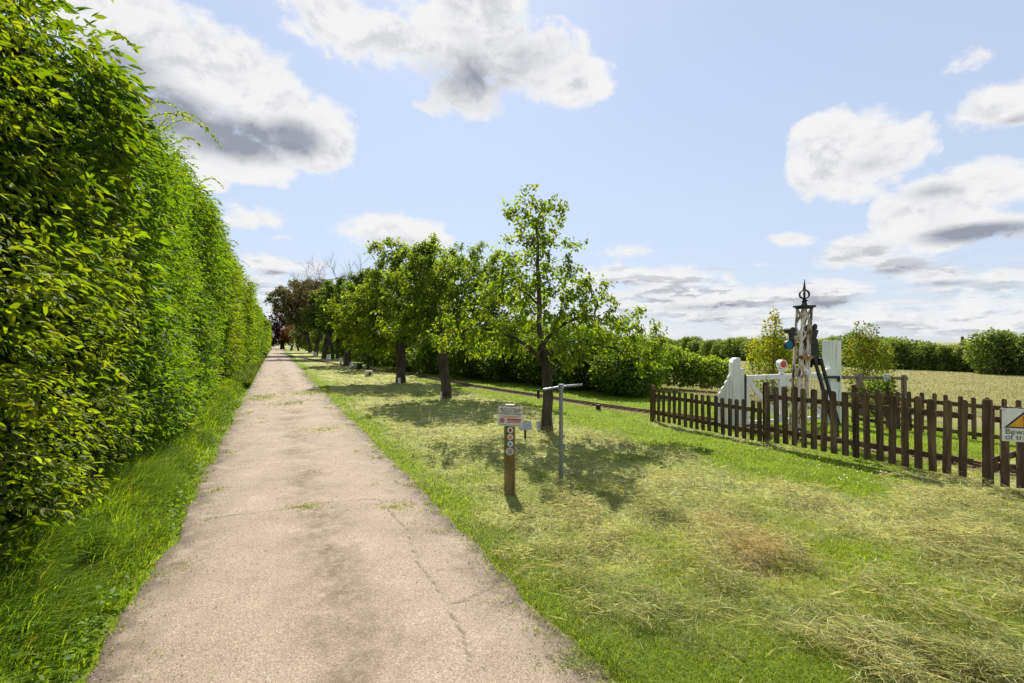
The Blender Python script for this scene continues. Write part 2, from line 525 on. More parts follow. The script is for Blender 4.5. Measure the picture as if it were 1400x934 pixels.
    me = mesh_np('path', V, [grid_faces(len(S), nt_)], m, None, True,
                 {'Mask': np.stack([cr, edge, dark], 1), 'MaskB': np.stack([straw] * 3, 1)})
    tag(link('path', me), kind='structure')


# ------------------------------------------------------------------ hedge
def hedge_top(s): return 4.72 + 1.1 * sstep(s, 6, 14) - .5 * sstep(s, 18, 60) + .75 * (fbm(s * 1.1, s * 0, 4, 41) - .5)


def hedge_face(s, z):
    """t of the leaf surface"""
    b = .55 * (fbm(s * .42, z * .16, 3, 43) - .5) + .55 * (fbm(s * 1.5, z * 1.0, 3, 44) - .5)
    rec = -.42 * np.exp(-((s - 13.3) / .55) ** 2) - .25 * np.exp(-((s - 7.2) / .35) ** 2) * (z > 1.2) - .3 * np.exp(-((s - 20.5) / .8) ** 2)
    lower = -.12 * (1 - sstep(z, .05, .8))
    top = -.55 * sstep(z - hedge_top(s), -.7, .1)
    return -1.62 + b + rec + lower + top


def build_hedge():
    root = empty('hedge', (*st2xy(20, -2.4), 0))
    tag(root, 'tall clipped green hedge running along the left side of the drive', 'hedge')
    inv = np.array(root.location)
    # near-black core sheet, its colour standing in for shade inside the hedge
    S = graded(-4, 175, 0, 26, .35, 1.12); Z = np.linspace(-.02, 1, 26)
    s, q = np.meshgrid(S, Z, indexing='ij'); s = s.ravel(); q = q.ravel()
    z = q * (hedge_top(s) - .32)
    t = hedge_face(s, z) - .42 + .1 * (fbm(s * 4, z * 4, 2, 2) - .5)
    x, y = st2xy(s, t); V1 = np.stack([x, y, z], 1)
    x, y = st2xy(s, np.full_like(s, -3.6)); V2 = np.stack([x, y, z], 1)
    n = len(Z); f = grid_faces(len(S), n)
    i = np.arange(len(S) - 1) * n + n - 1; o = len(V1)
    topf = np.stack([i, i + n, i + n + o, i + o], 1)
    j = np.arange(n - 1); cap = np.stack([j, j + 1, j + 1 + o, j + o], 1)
    me = mesh_np('shade_core', np.concatenate([V1, V2]) - inv, [f, f + o, topf, cap], M_core)
    link('shade_core', me, root)
    VV = []; FF = []; CC = []; tot = 0
    up = np.array((0, 0, 1.0)); rv = np.array((R[0], R[1], 0)); uv = np.array((U[0], U[1], 0))
    def push(V, Fa, c):
        nonlocal tot
        VV.append(V - inv); FF.append(Fa + tot); CC.append(c); tot += len(V)
    def zone(s0, s1, dens, per, ll, six, seed):
        A = (s1 - s0) * 5.6; ns = int(A * dens)
        s = rs.uniform(s0, s1, ns); z = rs.uniform(.05, 1, ns) * hedge_top(s)
        tone = fbm(s * .7, z * .7, 3, 47)
        # clumps: drop shoots in little dark holes
        hole = fbm(s * 1.9, z * 1.9, 3, seed)
        kp = (hole > .40) | (rs.rand(ns) < .25); s, z, tone = s[kp], z[kp], tone[kp]; ns = len(s)
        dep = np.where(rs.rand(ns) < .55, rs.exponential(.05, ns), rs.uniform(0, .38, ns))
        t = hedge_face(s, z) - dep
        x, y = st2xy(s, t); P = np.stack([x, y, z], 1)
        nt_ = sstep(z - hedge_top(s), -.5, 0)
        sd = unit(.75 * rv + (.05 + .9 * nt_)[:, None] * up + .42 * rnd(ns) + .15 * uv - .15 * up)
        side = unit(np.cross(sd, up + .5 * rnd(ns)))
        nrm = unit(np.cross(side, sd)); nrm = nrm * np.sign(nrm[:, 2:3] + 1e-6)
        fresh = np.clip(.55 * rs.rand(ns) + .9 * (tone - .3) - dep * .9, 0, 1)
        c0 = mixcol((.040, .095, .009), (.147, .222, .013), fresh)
        lime = sstep(fbm(s * .33 + 3.1, z * .25, 3, 49), .50, .62) * .75
        c0 = c0 * (1 - lime[:, None]) + c0 * np.array((1.32, 1.06, .8)) * lime[:, None]
        lsz = .68 + .55 * sstep(fbm(s * .5 + 9, z * .4, 2, 46), .35, .65)
        for k in range(per):
            sg = 1 if k % 2 else -1
            last = k == per - 1
            off = ll * (.35 + .42 * k)
            C = P + sd * off * rs.uniform(.8, 1.2, (ns, 1)) + .1 * ll * rnd(ns)
            D = sd * (1.0 if last else .75) + (0 if last else sg) * side * .85 + np.array((0, 0, -.30)) + .22 * rnd(ns)
            Lk = ll * rs.uniform(.5, 1.3, ns) * lsz
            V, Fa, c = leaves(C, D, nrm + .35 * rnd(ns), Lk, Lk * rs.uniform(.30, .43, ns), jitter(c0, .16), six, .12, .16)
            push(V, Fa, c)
    zone(.6, 7.5, 135, 7, .108, True, 48)
    zone(7.5, 16, 115, 6, .108, True, 48)
    zone(16, 32, 75, 5, .115, False, 48)
    zone(32, 70, 26, 5, .20, False, 48)
    zone(70, 172, 8, 5, .38, False, 48)
    n = 30000
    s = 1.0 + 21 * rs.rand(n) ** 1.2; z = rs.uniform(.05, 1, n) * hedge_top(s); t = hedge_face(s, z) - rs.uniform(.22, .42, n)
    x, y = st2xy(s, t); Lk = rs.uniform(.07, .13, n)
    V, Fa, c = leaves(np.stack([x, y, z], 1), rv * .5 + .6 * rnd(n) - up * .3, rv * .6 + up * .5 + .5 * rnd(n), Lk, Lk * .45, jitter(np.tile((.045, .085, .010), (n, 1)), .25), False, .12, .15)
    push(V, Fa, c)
    # long pale shoots poking out of the near face, drooping sprays on the top edge
    M_twig = noise_mat('twig', [(.3, (.10, .07, .03)), (.7, (.24, .19, .08))], 20, .8, .2)
    shoots = []
    for k in range(46):
        s = random.uniform(1.6, 9); z = random.uniform(.5, 4.8)
        shoots.append((s, z, random.uniform(.25, .55), rv * .9 + uv * random.uniform(.0, .5) + up * random.uniform(-.35, .5), -.35))
    for k in range(34):
        shoots.append((random.uniform(2.5, 16), None, random.uniform(.25, .6), up * random.uniform(.7, 1.2) + rv * random.uniform(-.1, .5) + uv * random.uniform(-.4, .4), -.15))
    shoots = [(a, b if b is not None else float(hedge_top(np.array([a]))[0]) - .15, c, d, e) for a, b, c, d, e in shoots]
    for s, zt in ((8.6, 0), (9.3, .1), (9.9, .2), (10.4, .1), (12, .0), (15, .1), (17, 0), (5.2, .0), (6.6, .1), (3.6, 0.0), (20, 0), (24, .1), (29, .1)):
        shoots.append((s, hedge_top(np.array([s]))[0] - .1 + zt, random.uniform(.6, 1.0) + (.6 if 8 < s < 11 else 0), up * random.uniform(.5, .9) + rv * random.uniform(.4, .8) - uv * .2, -1.1))
    pts_all = []; dirs = []
    for s, z, ln, d, sag in shoots:
        t = float(hedge_face(np.array([s]), np.array([z]))[0]) - .05
        if sag < -1: t = -1.72
        x, y = st2xy(s, t); p = np.array((float(x), float(y), z)); d = unit(np.array(d, float)); lf = 3 if sag < -1 else 1
        P = []
        for k in range(9):
            u = k / 8
            P.append(p + d * ln * u + up * sag * ln * u * u * .8)
        TW = MB(); TW.tube([q - inv for q in P], [.0045 * (1 - .6 * k / 8) for k in range(9)], 5); TW.build('shoot', M_twig, root)
        for k in range(1, 9):
            for sg in (-1, 1) * lf:
                pts_all.append(P[k] - (P[k] - P[k - 1]) * random.random()); dd = P[k] - P[k - 1]
                dirs.append(unit(dd) * .6 + sg * unit(np.cross(dd, up)) * .8 - up * .15)
    C = np.array(pts_all); D = np.array(dirs) + .25 * rnd(len(C))
    Lk = rs.uniform(.045, .095, len(C))
    V, Fa, c = leaves(C, D, np.tile(up, (len(C), 1)) + .4 * rnd(len(C)), Lk, Lk * .42, jitter(np.tile((.15, .20, .018), (len(C), 1)), .2), True, .12, .15)
    push(V, Fa, c)
    f4 = [f for f in FF if f.shape[1] == 4]; f3 = [f for f in FF if f.shape[1] == 3]
    me = mesh_np('foliage', np.concatenate(VV), [np.concatenate(f4), np.concatenate(f3)], M_hedge, np.concatenate(CC))
    link('foliage', me, root)
    # bare stems at the foot
    for k in range(60):
        s = random.uniform(1.5, 14); t = -2.0 + random.uniform(-.12, .12)
        x, y = st2xy(s, t); x2, y2 = st2xy(s + random.uniform(-.5, .5), t + random.uniform(.0, .5))
        a = np.array((float(x), float(y), 0)) - inv; b = np.array((float(x2), float(y2), random.uniform(.5, 1.5))) - inv
        m = (a + b) / 2 + np.array((random.uniform(-.1, .1), random.uniform(-.1, .1), 0))
        TW = MB(); TW.tube([a, m, b], [.016, .012, .007], 5); TW.build('stem', M_twig, root)


# ------------------------------------------------------------------ trees by space colonisation
def grow(trunk, attr, step, infl, kill, iters=120, up_bias=.05, rng=None, limbs=(), wob=.16):
    nodes = [np.array(p, float) for p in trunk]; par = [-1] + list(range(len(trunk) - 1))
    for start, pts in limbs:
        prev = start
        for p in pts: par.append(prev); nodes.append(np.array(p, float)); prev = len(nodes) - 1
    A = np.array(attr, float)
    Nd = np.array(nodes)
    d = np.linalg.norm(A[:, None] - Nd[None], axis=2); near = d.argmin(1); nd = d.min(1)
    alive = np.ones(len(A), bool)
    for it in range(iters):
        act = alive & (nd < infl)
        if not act.any():
            if not alive.any(): break
            act = alive & (nd <= np.sort(nd[alive])[min(6, alive.sum() - 1)])
        src = np.unique(near[act]); new = []; newp = []
        Narr = np.array(nodes)
        for sidx in src:
            v = unit(A[act & (near == sidx)] - Narr[sidx]).sum(0)
            v = v / (np.linalg.norm(v) + 1e-9) + rng.normal(size=3) * wob + np.array((0, 0, up_bias))
            v /= np.linalg.norm(v)
            new.append(Narr[sidx] + v * step); newp.append(sidx)
        i0 = len(nodes); nodes += new; par += list(newp)
        nw = np.array(new)
        dd = np.linalg.norm(A[:, None] - nw[None], axis=2); m = dd.min(1); am = dd.argmin(1)
        b = m < nd; nd[b] = m[b]; near[b] = am[b] + i0
        alive &= nd > kill
        if len(nodes) > 5200: break
    return np.array(nodes), np.array(par)


def tubes_from(nodes, par, rad, thresh, sides=6):
    n = len(nodes); kids = [[] for _ in range(n)]
    for i, p in enumerate(par):
        if p >= 0: kids[p].append(i)
    mb = MB()
    stack = [(0, None)]
    while stack:
        i, pp = stack.pop()
        ch = [] if pp is None else [pp]
        ch.append(i)
        while kids[i]:
            ks = sorted(kids[i], key=lambda k: -rad[k])
            for k in ks[1:]:
                if rad[k] > thresh: stack.append((k, i))
            if rad[ks[0]] < thresh: break
            i = ks[0]; ch.append(i)
        if len(ch) > 1:
            r = [rad[c] for c in ch]
            if pp is not None: r[0] = min(r[0], r[1] * 1.15)
            r[-1] *= .5
            mb.tube([nodes[c] for c in ch], r, sides if max(r) > .03 else 4, caps=False)
    return mb


def sample_ell(ells, n, rng, shell=.45):
    vol = np.array([e[3] * e[4] * e[5] * (e[6] if len(e) > 6 else 1) for e in ells]); vol = vol / vol.sum()
    out = []
    for e, k in zip(ells, rng.multinomial(n, vol)):
        v = unit(rng.normal(size=(k, 3))) * (rng.uniform(shell ** 3, 1, (k, 1)) ** (1 / 3))
        out.append(v * np.array(e[3:6]) + np.array(e[:3]))
    return np.concatenate(out)


def make_tree(name, label, base, trunk, ells, n_attr, n_leaf, leaf, cols, step, r0, seed, mat=None, tips=None, group=None, six=False,
              thresh=.006, droop=.35, spread=1.0, shell=.35, cat='tree', leader=None, lowleaf=.9, up_bias=.05, bare=0, expo=.56, limbs=(), wob=.16, rmin=None):
    rng = np.random.RandomState(seed)
    root = empty(name, base); tag(root, label, cat, group)
    A = sample_ell(ells, n_attr, rng, shell)
    A = A[A[:, 2] > .35]
    if tips is not None: A = np.concatenate([A, np.array(tips)])
    nodes, par = grow(trunk, A, step, step * 6, step * 1.25, rng=rng, up_bias=up_bias, limbs=limbs, wob=wob)
    n = len(nodes); acc = np.zeros(n)
    for i in range(n - 1, -1, -1):
        if acc[i] == 0: acc[i] = 1.0
        if par[i] >= 0: acc[par[i]] += acc[i]
    rad = acc ** expo
    rad = rad / rad[0] * r0
    rad = np.maximum(rad, rmin or (.004 if step < .3 else .007))
    # flare at the foot
    for i in range(len(trunk)):
        rad[i] *= 1 + .3 * math.exp(-max(nodes[i][2], 0) / .18)
    mb = tubes_from(nodes, par, rad, thresh, 9)
    if bare:
        top = np.where((nodes[:, 2] > bare - 2.4) & (rad > .012))[0]; top = top if len(top) else np.argsort(-nodes[:, 2])[:30]
        def twig(p, d, ln, r, depth):
            k = 6; P = [p]
            for q in range(k):
                d = unit(d + rng.normal(size=3) * .09 + np.array((0, 0, .03))); P.append(P[-1] + d * ln / k)
                if depth and q > 0:
                    for _ in range(2): twig(P[-1], unit(d + rng.normal(size=3) * np.array((.6, .4, .35))), ln * rng.uniform(.3, .5), r * .5, depth - 1)
            mb.tube(P, [r * (1 - .75 * q / k) for q in range(k + 1)], 4, caps=False)
        for q in range(9):
            i = rng.choice(top); twig(nodes[i], unit(np.array((rng.normal() * .45, rng.normal() * .3, 1.0))), rng.uniform(1.5, 3.0), .024, 2)
    mb.build('trunk', M_bark, root, smooth=True)
    # leaves at the outer nodes
    w = np.where((acc < 26) & (nodes[:, 2] > lowleaf), 1.0, 0.0)
    if bare: w *= nodes[:, 2] < bare
    w = w / w.sum()
    # clumping: some nodes bear far more leaves
    w = w * rng.uniform(.15, 1.6, n) ; w /= w.sum()
    idx = rng.choice(n, n_leaf, p=w)
    C = nodes[idx] + rng.normal(size=(n_leaf, 3)) * step * .38 * spread
    cen = np.mean(A, 0)
    outw = unit(C - cen); D = outw * .5 + rng.normal(size=(n_leaf, 3)) * .55 + np.array((0, 0, -droop))
    Nn = np.array((0, 0, 1.)) + .5 * outw + .55 * rng.normal(size=(n_leaf, 3))
    tone = np.clip(rng.rand(n)[idx] * .6 + .4 * rng.rand(n_leaf), 0, 1)
    c = jitter(mixcol(cols[0], cols[1], tone), .15)
    if len(cols) > 2:
        pick = rng.rand(n_leaf) < cols[3]; c[pick] = jitter(np.tile(cols[2], (pick.sum(), 1)), .2)
    Lk = leaf * rng.uniform(.6, 1.25, n_leaf)
    V, Fa, cc = leaves(C, D, Nn, Lk, Lk * rng.uniform(.5, .68, n_leaf), c, six, .16, .14)
    link('crown', mesh_np('crown', V, [Fa], mat or M_leaf, cc), root)
    return root


def build_trees():
    bx, by = G(748, 592)
    # the young apple tree in front
    tr = [(0, 0, -.05), (-.01, 0, .35), (.02, .01, .7), (.0, .02, 1.05), (-.02, .03, 1.35)]
    lead = [(-.10, .03, 1.7), (-.16, .02, 2.1), (-.15, .0, 2.5), (-.17, -.02, 2.9), (-.19, .0, 3.3), (-.18, .02, 3.7), (-.22, .0, 4.1)]
    LB = [(3, [(.13, 0, 1.22), (.3, -.05, 1.42), (.5, -.1, 1.6), (.75, -.14, 1.72), (1.0, -.18, 1.74), (1.25, -.2, 1.68), (1.5, -.2, 1.55), (1.7, -.2, 1.42)]),
          (5, [(.0, .08, 1.85), (.18, .12, 2.05), (.42, .15, 2.2), (.7, .12, 2.3), (.95, .1, 2.3), (1.2, .1, 2.2)]),
          (4, [(-.18, -.04, 1.5), (-.38, -.08, 1.7), (-.62, -.1, 1.86), (-.9, -.1, 1.98), (-1.2, -.1, 2.05), (-1.5, -.12, 2.05), (-1.75, -.15, 1.98)]),
          (4, [(.05, -.15, 1.5), (.15, -.35, 1.65), (.3, -.6, 1.75), (.45, -.85, 1.72)]),
          (7, [(-.35, .0, 2.7), (-.55, .05, 2.85), (-.8, .05, 2.95)])]
    ells = [(-.25, 0, 4.2, .72, .65, .55, 2.2), (-.02, .1, 3.3, .95, .9, .65, 1.1), (-.1, .1, 2.65, 1.35, 1.2, .55, 1.0), (.05, .1, 2.05, 1.75, 1.4, .45, 1.0),
            (1.25, -.1, 1.85, .95, .8, .42, 1.2), (1.95, -.1, 1.50, .55, .55, .36, 1.3), (-1.35, 0, 2.0, .85, .8, .55, 1.1), (-1.0, .1, 1.55, .7, .6, .3, 1.0), (-2.0, -.2, 1.95, .45, .5, .42, 1.1), (.6, -.7, 1.6, .9, .6, .35, .8), (1.25, 0, 2.4, .75, .7, .38, 1.2), (.85, .1, 2.9, .6, .6, .38), (-.95, 0, 2.6, .75, .7, .5), (2.0, 0, 1.85, .5, .5, .4), (-1.75, -.1, 1.75, .6, .5, .4)]
    make_tree('apple_tree', 'small open apple tree with fresh bright leaves beside the metal T pole', (bx, by, 0), tr + lead, ells, 820, 10500, .086,
              ((.072, .126, .012), (.190, .245, .024)), .13, .102, 11, six=True, expo=.62, limbs=LB, thresh=.0052, tips=[(-.25, 0, 4.9), (-.9, 0, 4.62), (-.75, .1, 4.3), (.15, .1, 4.72), (.42, 0, 4.25), (.75, .1, 3.85), (-1.0, 0, 3.8), (-.5, 0, 4.75)], up_bias=.0, spread=.95, shell=.15)
    # second and third of the row
    bx, by = G(610, 545)
    tr = [(0, 0, -.05), (.0, 0, .4), (-.06, .0, .8), (-.12, .02, 1.2), (-.12, .05, 1.5)]
    make_tree('fruit_tree', 'dense fruit tree with dark leaning trunk second nearest along the drive', (bx, by, 0), tr,
              [(.2, .2, 3.2, 1.9, 1.9, 1.5), (-.1, .0, 4.3, 1.2, 1.2, .8), (1.4, .2, 4.2, 1.0, 1.0, .8), (2.2, .3, 3.4, .8, .9, .9), (-1.2, -.2, 2.5, 1.0, .9, .8), (1.6, 0, 2.2, 1.1, 1.0, .7), (-1.0, 0, 3.6, 1.0, 1.0, .9)],
              900, 19000, .125, ((.064, .112, .012), (.170, .225, .022)), .2, .15, 12, up_bias=.0, shell=.25)
    bx, by = G(548, 523)
    tr = [(0, 0, -.05), (.0, 0, .4), (.0, .0, .8), (.03, .02, 1.1)]
    make_tree('fruit_tree', 'broad round fruit tree with low crown third nearest along the drive', (bx, by, 0), tr,
              [(.2, .3, 3.6, 2.4, 2.3, 1.8), (-1.9, -.2, 3.1, 1.3, 1.4, 1.4), (.4, .3, 5.2, 1.7, 1.7, .9), (-.5, .2, 5.6, 1.0, 1.0, .8), (1.9, .3, 5.1, 1.2, 1.2, .9), (-1.2, -.3, 2.0, 1.4, 1.2, .7), (1.9, .3, 2.8, 1.1, 1.1, .9)],
              1000, 25000, .15, ((.072, .122, .010), (.195, .245, .018)), .26, .19, 13, up_bias=.0, shell=.3)
    # farther down the row
    row = [
        ('broad_tree', 'large dark tree with thick trunk beyond the round fruit tree', (475, 499), 2.2,
         [(.3, 0, 4.6, 2.6, 2.6, 2.5), (1.5, 0, 5.8, 1.8, 1.8, 1.8), (-1.2, 0, 3.6, 1.4, 1.5, 1.2), (2.5, 0, 3.8, 1.6, 1.6, 1.6)], 520, 15000, .22, ((.042, .080, .014), (.105, .150, .026)), .36, .27, 14, {}),
        ('broad_tree', 'slender dark tree just left of the thick trunked tree', (455, 491), 2.4,
         [(.2, 0, 5.3, 2.6, 2.6, 2.6), (-1.4, 0, 4.3, 1.8, 1.8, 1.5)], 420, 10000, .26, ((.050, .085, .016), (.120, .160, .034)), .42, .17, 15, {}),
        ('half_bare_tree', 'tall half bare tree with thin twigs sticking above its crown', (444, 490), 2.6,
         [(.3, 0, 5.8, 3.2, 3.2, 2.6), (-1.8, 0, 7.0, 2.4, 2.4, 2.0), (1.8, 0, 7.4, 2.2, 2.0, 1.4)], 620, 9000, .27, ((.052, .058, .032), (.105, .100, .060), (.080, .058, .052), .35), .36, .30, 16, {'bare': 8.2, 'thresh': .004, 'wob': .05, 'rmin': .0055, 'expo': .74}),
        ('half_bare_tree', 'second half bare tree with fine twigs behind the thick trunked tree', (462, 490), 2.6,
         [(1.2, 0, 6.0, 3.0, 3.0, 2.6), (3.0, 0, 7.2, 2.4, 2.2, 1.6)], 520, 7500, .27, ((.052, .058, .032), (.105, .100, .060), (.080, .058, .052), .35), .36, .2, 22, {'bare': 7.6, 'thresh': .004, 'wob': .05, 'rmin': .0055, 'expo': .74}),
        ('broad_tree', 'spreading grey green tree reaching out over the drive', (432, 486), 2.6,
         [(-1.5, 0, 7.2, 4.2, 3.6, 2.6), (-4.2, 0, 6.6, 2.2, 2.2, 1.7), (.8, 0, 8.3, 2.6, 2.6, 1.7), (-1, 0, 4.6, 3.0, 3.0, 1.4), (-3.2, 0, 5.0, 1.6, 1.6, 1.0)], 640, 16000, .28, ((.050, .075, .028), (.120, .145, .060), (.085, .058, .052), .42), .5, .28, 17, {}),
        ('broad_tree', 'dark round topped tree standing past the spreading grey green tree', (424, 482), 2.6,
         [(0, 0, 7.0, 3.4, 3.4, 3.2), (-1.5, 0, 5.0, 2.5, 2.5, 1.6)], 420, 9000, .36, ((.042, .070, .020), (.095, .135, .036)), .6, .28, 18, {}),
        ('copper_tree', 'dark copper leaved tree at the far end of the drive', (386, 477.2), 2.0,
         [(0, 0, 4.6, 4.4, 4.0, 4.0), (3.5, 0, 5.4, 3.6, 3.4, 3.0), (-2.2, 0, 3.4, 2.4, 2.4, 2.2)], 420, 7500, .48, ((.030, .018, .017), (.065, .034, .030)), .8, .5, 19, {}),
        ('copper_shrub', 'small reddish brown leaved tree beneath the far trees', (398, 479), 1.2,
         [(-.3, 0, 3.6, 1.7, 1.7, 1.2), (.8, 0, 4.6, 1.3, 1.3, 1.0), (-1.0, 0, 2.6, 1.0, 1.0, .7)], 220, 3600, .3, ((.085, .036, .024), (.150, .066, .036)), .5, .18, 20, {}),
        ('pale_shrub', 'pale grey green small tree next to the reddish one', (408, 480), 1.2,
         [(.0, 0, 3.2, 1.5, 1.5, 1.8), (1.2, 0, 2.4, 1.3, 1.3, 1.4)], 220, 3600, .27, ((.09, .115, .050), (.16, .18, .085)), .5, .16, 21, {}),
    ]
    for name, label, pp, th, ells, na, nl, lf, cols, st, r0, sd, kw in row:
        bx, by = G(*pp)
        rg = np.random.RandomState(sd + 50)
        lx, ly = rg.normal(size=2) * .05
        tr = [(0, 0, -.1)] + [(lx * k * k * .2 + rg.normal() * .012, ly * k * k * .2, th * k / 7) for k in range(1, 8)]
        make_tree(name, label, (bx, by, 0), tr, ells, na, nl, lf, cols, st, r0, sd, mat=M_far, up_bias=.06, shell=.3, lowleaf=1.3, **kw)
    # thin trunks seen between
    for pp, lab, sd in (((503, 505), 'thin pole like young tree left of the round fruit tree', 31),):
        bx, by = G(*pp)
        tr = [(0, 0, -.1), (.02, 0, .5), (.0, .02, 1.0), (.03, 0, 1.6)]
        make_tree('young_tree', lab, (bx, by, 0), tr, [(0, 0, 3.2, 1.4, 1.4, 1.5), (.5, 0, 4.6, 1.0, 1.0, .9)], 260, 7500, .17, ((.045, .08, .014), (.105, .15, .02)), .3, .085, sd, up_bias=.03)


# ------------------------------------------------------------------ shrubs
def bush_mesh(name, lumps, n, leaf, cols, seed, mat, upn=.5, inner=.25, pts=None):
    rng = np.random.RandomState(seed)
    vol = np.array([l[3] * l[5] for l in lumps]); vol = vol / vol.sum()
    Cs = []; Os = []
    for l, k in zip(lumps, rng.multinomial(n, vol)):
        v = unit(rng.normal(size=(k, 3)));
        bump = 1 + .34 * (fbm(v[:, 0] * 2.4 + l[0] * 3, v[:, 2] * 2.4 + v[:, 1] * 2.4 + seed, 3, seed) - .5) * 2
        rr = np.where(rng.rand(k) < .72, rng.normal(.97, .07, k), rng.uniform(inner, .95, k)) * bump
        Cs.append(v * rr[:, None] * np.array(l[3:6]) + np.array(l[:3])); Os.append(v)
    C = np.concatenate(Cs); O = np.concatenate(Os)
    k = C[:, 2] > .02; C = C[k]; O = O[k]; n = len(C)
    D = O * .7 + rng.normal(size=(n, 3)) * .55 + np.array((0, 0, -.15))
    Nn = O * .6 + np.array((0, 0, upn)) + .6 * rng.normal(size=(n, 3))
    tone = np.clip(fbm(C[:, 0] * 1.2 + C[:, 1], C[:, 2] * 1.5, 3, seed + 3) * .9 - .1 + .35 * rng.rand(n), 0, 1)
    c = jitter(mixcol(cols[0], cols[1], tone), .17)
    if len(cols) > 2:
        p = (rng.rand(n) < cols[3]) & (C[:, 2] > np.percentile(C[:, 2], 45)); c[p] = jitter(np.tile(cols[2], (p.sum(), 1)), .2)
    Lk = leaf * rng.uniform(.6, 1.3, n)
    V, Fa, cc = leaves(C, D, Nn, Lk, Lk * rng.uniform(.5, .7, n), c, False, .15, .12)
    return mesh_np(name, V, [Fa], mat, cc)


def stems(parent, lumps, seed, r=.02, n=9):
    rg = random.Random(seed); mb = MB()
    for k in range(n):
        l = rg.choice(lumps); a = rg.uniform(0, 2 * PI)
        top = (l[0] + l[3] * .6 * math.cos(a), l[1] + l[4] * .6 * math.sin(a), l[2] + l[5] * rg.uniform(.1, .75))
        b = (rg.uniform(-.12, .12), rg.uniform(-.12, .12), -.03)
        m = tuple((p + q) / 2 + rg.uniform(-.08, .08) for p, q in zip(b, top))
        mb.tube([b, m, top], [r, r * .7, r * .3], 5)
    mb.build('stem', M_bark, parent)


